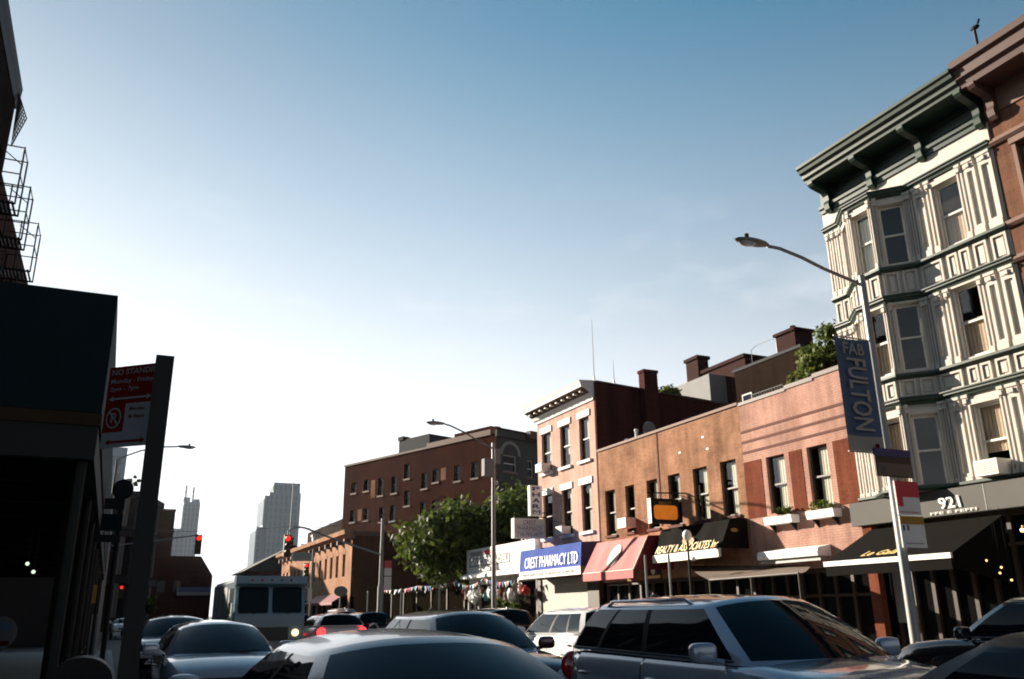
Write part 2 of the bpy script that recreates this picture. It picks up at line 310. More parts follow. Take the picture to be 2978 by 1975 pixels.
# ------------------------------------------------------------------ mesh helpers
def lerp(a, b, f): return a+(b-a)*f
class MB:
    def __init__(s, T=None): s.v = []; s.f = []; s.m = []; s.T = T
    def add(s, p):
        s.v.append(tuple(s.T(*p)) if s.T else tuple(p)); return len(s.v)-1
    def poly(s, pts, m=0):
        s.f.append([s.add(p) for p in pts]); s.m.append(m)
    def box(s, x0, x1, y0, y1, z0, z1, m=0):
        i = [s.add(p) for p in ((x0,y0,z0),(x1,y0,z0),(x1,y1,z0),(x0,y1,z0),(x0,y0,z1),(x1,y0,z1),(x1,y1,z1),(x0,y1,z1))]
        for q in ((0,3,2,1),(4,5,6,7),(0,1,5,4),(1,2,6,5),(2,3,7,6),(3,0,4,7)):
            s.f.append([i[k] for k in q]); s.m.append(m)
        return s
    def prism(s, pts, vec, m=0):
        n = len(pts); vec = Vector(vec)
        a = [s.add(p) for p in pts]; b = [s.add(tuple(Vector(p)+vec)) for p in pts]
        s.f.append(a[::-1]); s.m.append(m); s.f.append(b); s.m.append(m)
        for k in range(n):
            s.f.append([a[k], a[(k+1) % n], b[(k+1) % n], b[k]]); s.m.append(m)
        return s
    def tube(s, path, r, n=8, m=0, caps=True):
        path = [Vector(p) for p in path]; rs = r if isinstance(r, (list, tuple)) else [r]*len(path)
        rings = []; ref = None
        for k, p in enumerate(path):
            d = (path[min(k+1, len(path)-1)]-path[max(k-1, 0)]).normalized()
            a = Vector((0, 0, 1)) if abs(d.z) < .9 else Vector((1, 0, 0))
            if ref is not None: a = ref
            x = d.cross(a)
            if x.length < 1e-4: x = d.cross(Vector((0, 1, 0)))
            x.normalize(); y = x.cross(d).normalized(); ref = y
            rings.append([s.add(tuple(p+(x*math.cos(2*math.pi*j/n)+y*math.sin(2*math.pi*j/n))*rs[k])) for j in range(n)])
        for k in range(len(rings)-1):
            for j in range(n):
                s.f.append([rings[k][j], rings[k][(j+1) % n], rings[k+1][(j+1) % n], rings[k+1][j]]); s.m.append(m)
        if caps:
            s.f.append(rings[0][::-1]); s.m.append(m); s.f.append(rings[-1]); s.m.append(m)
        return s
    def ball(s, c, rx, ry=None, rz=None, nu=12, nv=8, m=0):
        ry = ry or rx; rz = rz or rx
        top = s.add((c[0], c[1], c[2]+rz)); bot = s.add((c[0], c[1], c[2]-rz)); rings = []
        for i in range(1, nv):
            a = math.pi*i/nv
            rings.append([s.add((c[0]+rx*math.sin(a)*math.cos(2*math.pi*j/nu), c[1]+ry*math.sin(a)*math.sin(2*math.pi*j/nu), c[2]+rz*math.cos(a))) for j in range(nu)])
        for j in range(nu):
            s.f.append([top, rings[0][j], rings[0][(j+1) % nu]]); s.m.append(m)
            s.f.append([bot, rings[-1][(j+1) % nu], rings[-1][j]]); s.m.append(m)
            for i in range(len(rings)-1):
                s.f.append([rings[i][j], rings[i+1][j], rings[i+1][(j+1) % nu], rings[i][(j+1) % nu]]); s.m.append(m)
        return s
    def rball(s, c, rx, ry, rz, e=.5, nu=20, nv=12):
        n0 = len(s.v); T0 = s.T; s.T = None; s.ball((0, 0, 0), 1, 1, 1, nu, nv)
        f = lambda a: math.copysign(abs(a)**e, a)
        for k in range(n0, len(s.v)):
            x, y, z = s.v[k]; p = (c[0]+rx*f(x), c[1]+ry*f(y), c[2]+rz*f(z)); s.v[k] = tuple(T0(*p)) if T0 else p
        s.T = T0; return s
    def sweep(s, path, prof, m=0, closed_prof=True):
        """profile points (d outward, z) along a plan polyline running left to right as seen from outside"""
        pts = [Vector(p) for p in path]; nrm = []
        seg = []
        for k in range(len(pts)-1):
            u = (pts[k+1]-pts[k]).normalized(); seg.append(Vector((u.y, -u.x)))
        for k in range(len(pts)):
            if k == 0: nrm.append(seg[0])
            elif k == len(pts)-1: nrm.append(seg[-1])
            else:
                b = (seg[k-1]+seg[k]).normalized(); nrm.append(b/max(.35, b.dot(seg[k])))
        rings = [[s.add((pts[k].x+nrm[k].x*d, pts[k].y+nrm[k].y*d, z)) for d, z in prof] for k in range(len(pts))]
        n = len(prof)
        for k in range(len(pts)-1):
            for j in range(n if closed_prof else n-1):
                s.f.append([rings[k][j], rings[k][(j+1) % n], rings[k+1][(j+1) % n], rings[k+1][j]]); s.m.append(m)
        s.f.append(rings[0][::-1]); s.m.append(m); s.f.append(rings[-1]); s.m.append(m)
        return s
    def build(s, name, mats, parent=None, smooth=False, local=False, origin=None, fix=True):
        me = bpy.data.meshes.new(name)
        off = Vector((0, 0, 0))
        if not local:
            if origin is not None: off = Vector(origin)
            elif parent is not None:
                p = parent
                while p is not None: off += p.location; p = p.parent
        me.from_pydata([tuple(Vector(v)-off) for v in s.v], [], s.f)
        if not isinstance(mats, (list, tuple)): mats = [mats]
        for mt in mats: me.materials.append(M[mt] if isinstance(mt, str) else mt)
        for p, mi in zip(me.polygons, s.m): p.material_index = mi
        if fix:
            bm = bmesh.new(); bm.from_mesh(me)
            bmesh.ops.remove_doubles(bm, verts=bm.verts, dist=1e-5)
            bmesh.ops.recalc_face_normals(bm, faces=bm.faces)
            bm.to_mesh(me); bm.free()
        if smooth:
            for p in me.polygons: p.use_smooth = True
            me.set_sharp_from_angle(angle=R(smooth if smooth is not True else 40))
        o = bpy.data.objects.new(name, me); col.objects.link(o)
        if parent is not None: o.parent = parent
        elif origin is not None: o.location = origin
        return o

def tag(o, label=None, cat=None, group=None, kind=None):
    if label: o['label'] = label
    if cat: o['category'] = cat
    if group: o['group'] = group
    if kind: o['kind'] = kind
    return o
def thing(name, label, cat, loc, group=None, rotz=0.0):
    o = bpy.data.objects.new(name, None); col.objects.link(o)
    o.location = loc; o.rotation_euler = (0, 0, rotz); o.empty_display_size = .3
    return tag(o, label, cat, group)
def copy_tree(o, parent=None):
    c = o.copy(); col.objects.link(c); c.parent = parent
    for ch in [x for x in bpy.data.objects if x.parent == o]: copy_tree(ch, c)
    return c
def frame_T(P0, P1):
    P0 = Vector(P0); P1 = Vector(P1); U = (P1-P0).normalized(); N = Vector((U.y, -U.x))
    return (lambda u, wv, d: (P0.x+U.x*u+N.x*d, P0.y+U.y*u+N.y*d, wv)), (P1-P0).length

def wall(mb, u0, u1, w0, w1, holes, depth, m=0):
    us = sorted({u0, u1, *[h[0] for h in holes], *[h[1] for h in holes]})
    ws = sorted({w0, w1, *[h[2] for h in holes], *[h[3] for h in holes]})
    us = [u for u in us if u0-1e-6 <= u <= u1+1e-6]; ws = [x for x in ws if w0-1e-6 <= x <= w1+1e-6]
    for a, b in zip(us, us[1:]):
        for c, d in zip(ws, ws[1:]):
            um, wm = (a+b)/2, (c+d)/2
            if any(h[0] < um < h[1] and h[2] < wm < h[3] for h in holes): continue
            mb.poly([(a, c, 0), (b, c, 0), (b, d, 0), (a, d, 0)], m)
    for h in holes:
        a, b, c, d = h[:4]
        mb.poly([(a, c, 0), (a, c, -depth), (a, d, -depth), (a, d, 0)], m)
        mb.poly([(b, c, 0), (b, d, 0), (b, d, -depth), (b, c, -depth)], m)
        mb.poly([(a, d, 0), (a, d, -depth), (b, d, -depth), (b, d, 0)], m)
        mb.poly([(a, c, 0), (b, c, 0), (b, c, -depth), (a, c, -depth)], m)

def window(root, T, h, depth, fr='frame', blind=None, part=(0, 1, 0, 1), fw_=.05, mid=.5, name='window', arch=False):
    a, b, c, d = h[:4]; e = .003
    f = MB(T); z0, z1 = -depth+e, -depth+.05
    f.box(a+e, a+fw_, c+e, d-e, z0, z1); f.box(b-fw_, b-e, c+e, d-e, z0, z1)
    f.box(a+fw_, b-fw_, c+e, c+fw_, z0, z1); f.box(a+fw_, b-fw_, d-fw_, d-e, z0, z1)
    if mid: f.box(a+fw_, b-fw_, c+(d-c)*mid-.025, c+(d-c)*mid+.025, z0, z1+.004)
    fo = f.build(name, fr, root)
    g = MB(T); g.poly([(a+.01, c+.01, -depth+.015), (b-.01, c+.01, -depth+.015), (b-.01, d-.01, -depth+.015), (a+.01, d-.01, -depth+.015)])
    g.build('pane', 'pane', fo, fix=False)
    if blind:
        q = MB(T); u0 = a+(b-a)*part[0]; u1 = a+(b-a)*part[1]; v0 = c+(d-c)*part[2]; v1 = c+(d-c)*part[3]
        n = max(2, int((u1-u0)/.05))
        for k in range(n):      # gently rippled cloth
            x0, x1 = u0+(u1-u0)*k/n, u0+(u1-u0)*(k+1)/n
            y0, y1 = -depth-.035-.012*(k % 2), -depth-.035-.012*((k+1) % 2)
            q.poly([(x0, v0, y0), (x1, v0, y1), (x1, v1, y1), (x0, v1, y0)])
        q.build('blind', blind, fo, fix=False)
    return fo

def shell(root, P0, P1, z0, z1, D, mat_side, roof='roofing', roofdrop=.35, room=.9, mat_side2=None, back=True):
    """side walls, back wall, roof and the dark rooms behind the street wall"""
    T, L = frame_T(P0, P1)
    s_ = MB(T); s_.poly([(L, z0, -.0), (L, z0, -D), (L, z1, -D), (L, z1, 0)]); s_.build('side_wall', mat_side, root, fix=False)
    s_ = MB(T); s_.poly([(0, z0, -.0), (0, z0, -D), (0, z1, -D), (0, z1, 0)]); s_.build('side_wall', mat_side2 or mat_side, root, fix=False)
    if back:
        s_ = MB(T); s_.poly([(0, z0, -D), (L, z0, -D), (L, z1, -D), (0, z1, -D)]); s_.build('back_wall', mat_side, root, fix=False)
    q = MB(T); q.poly([(0.01, z1-roofdrop, -.01), (L-.01, z1-roofdrop, -.01), (L-.01, z1-roofdrop, -D+.01), (.01, z1-roofdrop, -D+.01)])
    q.build('roof', roof, root, fix=False)
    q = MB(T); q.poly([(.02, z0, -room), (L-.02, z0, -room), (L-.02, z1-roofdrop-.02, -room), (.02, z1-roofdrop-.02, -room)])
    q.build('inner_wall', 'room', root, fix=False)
    return T, L

def lettering(parent, s, O, U, V, wd, ht, mat, name='lettering', ext=.012, shear=0.0, bold=.016):
    """text fitted in a box wd x ht, lower left at O, reading along U, up along V"""
    cu = bpy.data.curves.new('txt', 'FONT'); cu.body = s; cu.shear = shear; cu.resolution_u = 2; cu.offset = bold
    ob = bpy.data.objects.new('txt', cu); col.objects.link(ob)
    dg = bpy.context.evaluated_depsgraph_get()
    me0 = bpy.data.meshes.new_from_object(ob.evaluated_get(dg))
    vs = [v.co.copy() for v in me0.vertices]; fs = [list(p.vertices) for p in me0.polygons]
    bpy.data.objects.remove(ob); bpy.data.curves.remove(cu); bpy.data.meshes.remove(me0)
    x0, x1 = min(v.x for v in vs), max(v.x for v in vs); y0, y1 = min(v.y for v in vs), max(v.y for v in vs)
    U = Vector(U).normalized(); V = Vector(V).normalized(); N = U.cross(V); O = Vector(O)
    b = MB()
    P = [O+U*((v.x-x0)/(x1-x0)*wd)+V*((v.y-y0)/(y1-y0)*ht)+N*ext for v in vs]
    b.v = [tuple(p) for p in P]; b.f = fs; b.m = [0]*len(fs)
    return b.build(name, mat, parent, fix=False)

# leaves --------------------------------------------------------------
def leaves(mb, clumps, n, size, rnd):
    tot = sum(c[3]**2 for c in clumps)
    for cx, cy, cz, r in clumps:
        k = int(n*r*r/tot)
        for _ in range(k):
            d = Vector((rnd.gauss(0, 1), rnd.gauss(0, 1), rnd.gauss(0, 1))).normalized()
            rr = r*(rnd.random()**.45)*(1+.12*rnd.gauss(0, 1))
            p = Vector((cx, cy, cz))+Vector((d.x*rr, d.y*rr, d.z*rr*.8))
            nn = (d*.6+Vector((rnd.gauss(0, .7), rnd.gauss(0, .7), rnd.gauss(.3, .6)))).normalized()
            a = nn.orthogonal().normalized(); a.rotate(Matrix.Rotation(rnd.random()*6.28, 3, nn)); b = nn.cross(a)
            L = size*(.6+.8*rnd.random()); W_ = L*.55
            mb.poly([tuple(p-a*L), tuple(p+b*W_), tuple(p+a*L), tuple(p-b*W_)])
def tree(label, base, crown, rx, rz, n, size, mat='leaf', trunk_r=.18, seed=1, group=None, nclump=26, name='street_tree'):
    rnd = random.Random(seed); bx, by, bz = base; cx, cy, cz = crown
    t = thing(name, label, 'tree', base, group)
    tk = MB(); mid = (bx+(cx-bx)*.4, by+(cy-by)*.4, bz+(cz-bz)*.55)
    tk.tube([(bx, by, bz), mid, (cx, cy, cz-rz*.2)], [trunk_r, trunk_r*.75, trunk_r*.4], 9)
    tk.build('trunk', 'bark', t, smooth=True)
    cl = []
    for k in range(nclump):
        d = Vector((rnd.gauss(0, 1), rnd.gauss(0, 1), rnd.gauss(0, .8))).normalized(); q = rnd.random()**.4
        c = (cx+d.x*rx*q*.82, cy+d.y*rx*q*.82, cz+d.z*rz*q*.82, rx*(.20+.17*rnd.random())); cl.append(c)
    for k in range(0, nclump, 4):
        c = cl[k]; b = MB(); b.tube([mid, ((mid[0]+c[0])/2+rnd.gauss(0, .15), (mid[1]+c[1])/2, (mid[2]+c[2])/2+.2), c[:3]], [trunk_r*.5, trunk_r*.3, trunk_r*.12], 6)
        b.build('limb', 'bark', t, smooth=True)
    lv = MB(); leaves(lv, cl, n, size, rnd); lv.build('crown', mat, t, fix=False)
    return t

# ------------------------------------------------------------------ ground, road, pavements
KX0, KX1, WX = 0.35, 13.2, 17.5        # near kerb, far kerb, building line
def structure(name, mb, mat):
    o = mb.build(name, mat, None, origin=(0, 0, 0)); return tag(o, kind='structure')
b = MB(); b.poly([(-3000, -1500, -.02), (3000, -1500, -.02), (3000, 4500, -.02), (-3000, 4500, -.02)]); structure('ground', b, 'ground')
b = MB(); b.poly([(KX0, -60, 0), (KX1, -60, 0), (KX1, 230, 0), (KX0, 230, 0)]); structure('road', b, 'asphalt')
b = MB(); b.poly([(-60, 45, -.004), (KX0, 45, -.004), (KX0, 54, -.004), (-60, 54, -.004)]); b.poly([(KX1, 61.5, -.004), (70, 61.5, -.004), (70, 69, -.004), (KX1, 69, -.004)]); structure('cross_street', b, 'asphalt')
b = MB(); b.box(-5.3, KX0-.16, -60, 44.9, -.1, .13); structure('sidewalk', b, 'concrete')
b = MB(); b.box(KX1+.16, WX+.4, -60, 61.4, -.1, .13); structure('sidewalk', b, 'concrete')
b = MB(); b.box(KX1+.16, WX+.4, 69.1, 210, -.1, .13); structure('sidewalk', b, 'concrete')
b = MB(); b.box(KX0-.16, KX0, -60, 44.9, -.1, .135); structure('kerb', b, 'kerb')
b = MB(); b.box(KX1, KX1+.16, -60, 61.4, -.1, .135); b.box(KX1, KX1+.16, 69.1, 210, -.1, .135); structure('kerb', b, 'kerb')
b = MB()
for k in (-.12, .12):
    b.poly([(6.5+k-.05, -60, .005), (6.5+k+.05, -60, .005), (6.5+k+.05, 43, .005), (6.5+k-.05, 43, .005)])
structure('centre_line', b, 'yellow_line')
b = MB()
for y in range(-40, 42, 12):
    for x in (3.35, 9.1): b.poly([(x-.05, y, .004), (x+.05, y, .004), (x+.05, y+3, .004), (x-.05, y+3, .004)])
for k in range(10): b.poly([(KX0+.5+k*1.25, 45, .004), (KX0+1.1+k*1.25, 45, .004), (KX0+1.1+k*1.25, 48, .004), (KX0+.5+k*1.25, 48, .004)])
structure('lane_markings', b, 'white_line')

# ------------------------------------------------------------------ green and cream building with the bay
r1 = thing('bay_building', 'cream and dark green four storey building with a bay and deep bracketed cornice', 'building', (17.5, 13.9, 0))
YL, YR = 16.45, 11.17
SEGS = [((17.5, YL), (17.5, 15.85)), ((17.5, 15.85), (16.95, 15.1)), ((16.95, 15.1), (16.95, 14.3)), ((16.95, 14.3), (17.5, 13.65)), ((17.5, 13.65), (17.5, YR))]
HOLES_U = [None, (.24, .74), (.12, .68), (.14, .72), (.80, 1.46)]
FL = [(4.25, 5.93), (7.05, 8.75), (9.85, 11.48)]
fac = MB()
for si, ((p0, p1), hu) in enumerate(zip(SEGS, HOLES_U)):
    T, L = frame_T(p0, p1); fac.T = T
    hs = [(hu[0], hu[1], a, c) for a, c in FL] if hu else []
    wall(fac, 0, L, 4.15, 11.9, hs, .13)
fac.T = None
fac.poly([(17.5, 15.85, 4.15), (16.95, 15.1, 4.15), (16.95, 14.3, 4.15), (17.5, 13.65, 4.15)])
fac.build('facade', 'cream', r1)
fz = MB(); fz.box(17.45, 17.52, YR, YL, 11.9, 12.4); fz.build('frieze', 'cream', r1)
gz = MB(); gz.box(17.46, 17.6, YR, YL, 12.4, 13.12); gz.build('upper_frieze', 'green', r1)
def panel(mb, u0, u1, w0, w1, t=.035, d=.03):
    mb.box(u0, u0+t, w0, w1, .001, d); mb.box(u1-t, u1, w0, w1, .001, d)
    mb.box(u0+t, u1-t, w0, w0+t, .001, d); mb.box(u0+t, u1-t, w1-t, w1, .001, d)
def P_(mb, f):      # boxes in (u, d, w) order on a facet
    pass
class FB(MB):       # facet builder: coordinates (u along, w up, d out)
    def box(s, u0, u1, w0, w1, d0, d1, m=0):
        i = [s.add(p) for p in ((u0,w0,d0),(u1,w0,d0),(u1,w1,d0),(u0,w1,d0),(u0,w0,d1),(u1,w0,d1),(u1,w1,d1),(u0,w1,d1))]
        for q in ((0,3,2,1),(4,5,6,7),(0,1,5,4),(1,2,6,5),(2,3,7,6),(3,0,4,7)):
            s.f.append([i[k] for k in q]); s.m.append(m)
        return s
def pilaster(mb, u0, u1, w0, w1, proud=.06):
    """fluted pier with base, capital and a sunk panel"""
    mb.box(u0, u1, w0, w0+.16, .001, proud+.02)
    mb.box(u0, u1, w1-.07, w1, .001, proud+.05)
    mb.box(u0+.01, u1-.01, w1-.2, w1-.07, .001, proud+.02)
    t = min(.07, (u1-u0)*.3)
    mb.box(u0, u0+t, w0+.16, w1-.2, .001, proud); mb.box(u1-t, u1, w0+.16, w1-.2, .001, proud)
    if u1-u0 > .24:
        mb.box(u0+t, u1-t, w0+.16, w0+.24, .001, proud); mb.box(u0+t, u1-t, w1-.3, w1-.2, .001, proud)
    mb.box((u0+u1)/2-.045, (u0+u1)/2+.045, w1-.2, w1-.1, proud+.02, proud+.06)
bands = [(4.2, 6.2), (6.98, 8.82), (9.8, 11.72)]
spand = [(6.36, 6.86), (8.98, 9.66)]
PIL = [[(.02, .17), (.21, .36), (.40, .56)], [(.03, .2), (.78, .91)], [(.01, .1), (.70, .79)], [(.02, .12), (.74, .83)],
       [(.06, .17), (.22, .52), (.60, .76), (1.50, 1.64), (1.70, 1.98), (2.08, 2.42)]]
for si, (p0, p1) in enumerate(SEGS):
    T, L = frame_T(p0, p1)
    for a, c in bands:
        for u0, u1 in PIL[si]:
            pb = FB(T); pilaster(pb, u0, u1, a, c); pb.build('pilaster', 'cream', r1)
    for a, c in spand:
        sp = FB(T)
        cells = {0: [(.05, .28), (.32, .55)], 1: [(.06, .42), (.48, .86)], 2: [(.08, .38), (.43, .73)], 3: [(.05, .38), (.46, .8)], 4: [(.1, .7), (.85, 1.12), (1.18, 1.45), (1.56, 1.9), (2.02, 2.4)]}[si]
        for u0, u1 in cells:
            panel(sp, u0, u1, a+.03, c-.03, .05, .055)
            sp.box(u0+.1, u1-.1, a+.13, c-.13, .001, .025)
        sp.build('spandrel_panel', 'cream', r1)
    if HOLES_U[si]:
        u0, u1 = HOLES_U[si]
        for fi, (a, c) in enumerate(FL):
            kind = 'frame'
            bl = {(2, 2): ('blind', (0, 1, .0, .93)), (2, 1): ('tanblind', (0, 1, 0, .55)), (2, 0): ('tanblind', (0, 1, 0, .95)), (4, 2): ('tanblind', (0, 1, 0, .5)), (4, 1): ('tanblind', (0, 1, 0, .55)), (4, 0): ('tanblind', (0, 1, .35, 1))}.get((si, fi))
            window(r1, T, (u0, u1, a, c), .13, kind, bl[0] if bl else None, bl[1] if bl else (0, 1, 0, 1), fw_=.055)
            hd = FB(T); hd.box(u0-.05, u1+.05, c+.02, c+.14, .001, .07); hd.box(u0-.03, u1+.03, c+.14, c+.2, .001, .04)
            hd.build('window_head', 'cream', r1)
PATH = [(17.5, YL), (17.5, 15.85), (16.95, 15.1), (16.95, 14.3), (17.5, 13.65), (17.5, YR)]
for z, big in ((4.15, 0), (6.2, 1), (6.86, 0), (8.82, 1), (9.66, 0), (11.72, 1)):
    bl = MB()
    if big: bl.sweep(PATH, [(.0, z), (.07, z), (.09, z+.05), (.15, z+.09), (.15, z+.13), (.19, z+.15), (.19, z+.18), (0, z+.2)])
    else: bl.sweep(PATH, [(.0, z), (.08, z), (.15, z+.05), (.15, z+.11), (0, z+.14)])
    bl.build('belt_course', 'green', r1)
ar = MB(); ar.sweep([(17.5, YL), (17.5, YR)], [(.04, 12.36), (.1, 12.36), (.1, 12.46), (.15, 12.5), (.15, 12.58), (.04, 12.62)]); ar.build('architrave', 'green', r1)
cn = MB(); cn.sweep([(17.5, YL-.2), (17.5, YR)], [(-.2, 13.12), (.74, 13.12), (.76, 13.2), (.84, 13.24), (.86, 13.34), (.95, 13.38), (.98, 13.46), (1.04, 13.5), (1.04, 13.58), (.9, 13.62), (-.2, 13.72)])
cno = cn.build('cornice', 'green', r1)
for y in (16.08, 14.53, 12.93, 11.27):
    br_ = MB(); prof = [(0, 12.28), (.1, 12.28), (.17, 12.36), (.2, 12.5), (.15, 12.62), (.17, 12.76), (.26, 12.86), (.5, 12.92), (.66, 12.97), (.72, 13.04), (.72, 13.115), (0, 13.115)]
    br_.prism([(17.455-d, y-.09, z) for d, z in prof], (0, .18, 0)); br_.build('bracket', 'green', cno)
for y0, y1 in ((14.75, 15.95), (13.15, 14.3), (11.45, 12.72)):
    fp = FB(frame_T((17.46, y1), (17.46, y0))[0]); panel(fp, 0, y1-y0, 12.68, 13.0, .06, .03); fp.build('frieze_panel', 'green', r1)
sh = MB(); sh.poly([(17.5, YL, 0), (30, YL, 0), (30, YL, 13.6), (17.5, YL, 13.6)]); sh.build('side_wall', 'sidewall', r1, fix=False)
sh = MB(); sh.poly([(30, YL, 0), (30, YR, 0), (30, YR, 13.6), (30, YL, 13.6)]); sh.build('back_wall', 'rearbrick', r1, fix=False)
sh = MB(); sh.poly([(17.7, YL, 13.5), (30, YL, 13.5), (30, YR, 13.5), (17.7, YR, 13.5)]); sh.build('roof', 'roofing', r1, fix=False)
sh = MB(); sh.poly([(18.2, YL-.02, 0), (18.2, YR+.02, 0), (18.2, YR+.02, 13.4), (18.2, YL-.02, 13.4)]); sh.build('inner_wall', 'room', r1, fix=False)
# ground floor of the bay building: fascia 921 and shopfront
fs = MB(); fs.box(17.2, 17.5, 6.0, 16.63, 3.55, 4.13)
fso = fs.build('shop_fascia', 'fascia', r1)
lettering(fso, '921', (17.2, 13.93, 3.69), (0, -1, 0), (0, 0, 1), .58, .27, 'white', shear=-.12, ext=.03)
lettering(fso, 'FFE E FEFFI', (17.2, 14.2, 3.585), (0, -1, 0), (0, 0, 1), 1.22, .06, 'offwhite', ext=.02)
for y in (15.3, 12.75, 10.2):
    sm = MB(); sm.box(17.194, 17.2, y-.008, y+.008, 3.56, 4.12); sm.build('seam', 'grey', fso)
M['shopglass'] = plain('dark_shop_glass', (.006, .006, .006), .08, spec=.12)
def shopfront(root, y0, y1, z1, n, X=17.62, mat='wood', door=None, sill=.55):
    g = MB(); g.poly([(X+.06, y0, .13), (X+.06, y1, .13), (X+.06, y1, z1), (X+.06, y0, z1)])
    go = g.build('shop_window', 'shopglass', root, fix=False)
    f = MB(); st = (y1-y0)/n
    for k in range(n+1):
        y = y0+st*k; f.box(X-.04, X+.05, y-.05, y+.05, .13, z1)
    f.box(X-.035, X+.05, y0, y1, z1-.12, z1-.002); f.box(X-.03, X+.05, y0, y1, z1-.75, z1-.68)
    f.box(X-.03, X+.05, y0, y1, .131, .131+sill)
    f.build('shop_frame', mat, root)
    return go
shopfront(r1, 11.5, 16.4, 3.55, 9)
dc = MB(); dc.box(17.3, 17.5, 16.1, 16.4, .13, 3.55); dc.build('pier', 'redpanel', r1)
dc = MB(); dc.box(17.56, 17.6, 15.3, 15.9, 1.2, 2.9); dc.build('pier_panel', 'stucco', r1)

aw = thing('shop_awning', 'long black awning with gold script and white front bar below the 921 fascia', 'awning', (17.2, 14.2, 3.4))
a_ = MB(); a_.poly([(17.19, 16.0, 3.42), (15.5, 15.95, 2.6), (15.5, 12.45, 2.6), (17.19, 12.4, 3.42)])
a_.poly([(17.19, 16.0, 3.42), (17.19, 16.0, 2.55), (15.5, 15.95, 2.6)]); a_.poly([(17.19, 12.4, 3.42), (17.19, 12.4, 2.0), (15.5, 12.45, 2.3), (15.5, 12.45, 2.6)])
a_.build('canopy', 'blackfab', aw, fix=False)
v_ = MB(); v_.box(15.44, 15.5, 12.44, 15.96, 2.5, 2.61); v_.build('front_bar', 'white', aw)
v_ = MB(); v_.box(15.47, 15.49, 12.46, 15.94, 2.28, 2.5); v_.build('valance', 'blackfab', aw)
slp = Vector((1.69, 0, .82)).normalized()
lettering(aw, 'Le Gala', tuple(Vector((15.5, 15.0, 2.6))+slp*.16), (0, -1, 0), slp, 1.0, .26, 'gold', shear=.35, ext=.02)
for y, x, z in ((12.42, 16.45, 2.46), (12.2, 16.5, 2.2), (12.0, 16.3, 2.3), (11.9, 16.4, 2.05)):
    lb = thing('hanging_lamp', {2.46: 'topmost small warm bulb glowing in the dark beside the black awning', 2.2: 'small warm bulb glowing in the dark second from the bottom beside the black awning', 2.3: 'small warm bulb second from the top in the dark beside the black awning', 2.05: 'lowest small warm bulb glowing in the dark beside the black awning'}[z], 'lamp', (x, y, z), 'bulbs strung beside the black awning')
    q = MB(); q.ball((x, y, z), .024, nu=8, nv=6); q.build('bulb', 'bulb', lb, smooth=True)
    q = MB(); q.tube([(x, y, z+.03), (x, y, 3.5)], .004, 5); q.build('cord', 'black', lb)
bl = thing('wall_lamp', 'warm lit lantern on the dark entrance right of the black awning', 'lamp', (17.3, 11.5, 3.0))
q = MB(); q.ball((16.5, 11.54, 3.0), .045, nu=8, nv=6); q.build('bulb', 'bulb', bl, smooth=True)
q = MB(); q.tube([(17.55, 11.54, 3.05), (16.5, 11.54, 3.08)], .015, 6); q.build('arm', 'gold', bl)

# ------------------------------------------------------------------ brown building at the right edge
r0 = thing('brownstone_building', 'reddish brown four storey building at the right edge with a brown cornice', 'building', (17.5, 9, 0))
T, L = frame_T((17.5, YR-.01), (17.5, 4.5))
HS = []
for a, c in FL:
    for u in (.55, 2.3, 4.1, 5.5): HS.append((u, u+.72, a, c))
b = MB(T); wall(b, 0, L, 4.15, 12.5, HS, .13); b.build('facade', 'brown', r0)
for h in HS:
    window(r0, T, h, .13, 'brownframe', 'blind', (0, 1, .3, 1))
    q = FB(T); q.box(h[0]-.09, h[0]-.002, h[2], h[3]+.06, .001, .06); q.box(h[1]+.002, h[1]+.09, h[2], h[3]+.06, .001, .06); q.box(h[0]-.12, h[1]+.12, h[3]+.06, h[3]+.2, .001, .1); q.build('window_surround', 'brown_trim', r0)
for z in (4.15, 6.2, 6.86, 8.82, 9.66, 11.72):
    q = MB(); q.sweep([(17.5, YR-.01), (17.5, 4.5)], [(0, z), (.07, z), (.13, z+.06), (.13, z+.14), (0, z+.18)]); q.build('belt_course', 'brown_trim', r0)
q = MB(); q.box(17.46, 17.6, 4.5, YR-.01, 12.5, 13.1); q.build('frieze', 'brown_trim', r0)
q = MB(); q.sweep([(17.5, YR-.01), (17.5, 4.5)], [(-.2, 13.1), (.72, 13.1), (.76, 13.24), (.86, 13.3), (.9, 13.5), (1.0, 13.56), (1.04, 13.7), (-.2, 13.86)]); co_ = q.build('cornice', 'dkbrown', r0)
for y in (10.9, 9.5, 8.1, 6.6, 5.1):
    br_ = MB(); br_.prism([(17.455-d, y-.09, z) for d, z in prof], (0, .18, 0)); br_.build('bracket', 'dkbrown', co_)
shell(r0, (17.5, YR-.012), (17.5, 4.5), 0, 13.4, 12, 'rearbrick')
shopfront(r0, 4.7, 11.3, 3.55, 8)
fn = thing('roof_finial', 'small forked vent ornament standing on the brown cornice roof', 'vent', (16.7, 10.5, 13.8))
q = MB(); q.tube([(16.72, 10.52, 13.8), (16.72, 10.52, 14.3)], .035, 8); q.build('stem', 'black', fn)
q = MB(); q.ball((16.72, 10.5, 14.33), .07, .12, .05, 10, 6); q.tube([(16.72, 10.42, 14.38), (16.72, 10.36, 14.48)], .025, 6); q.build('cap', 'black', fn)

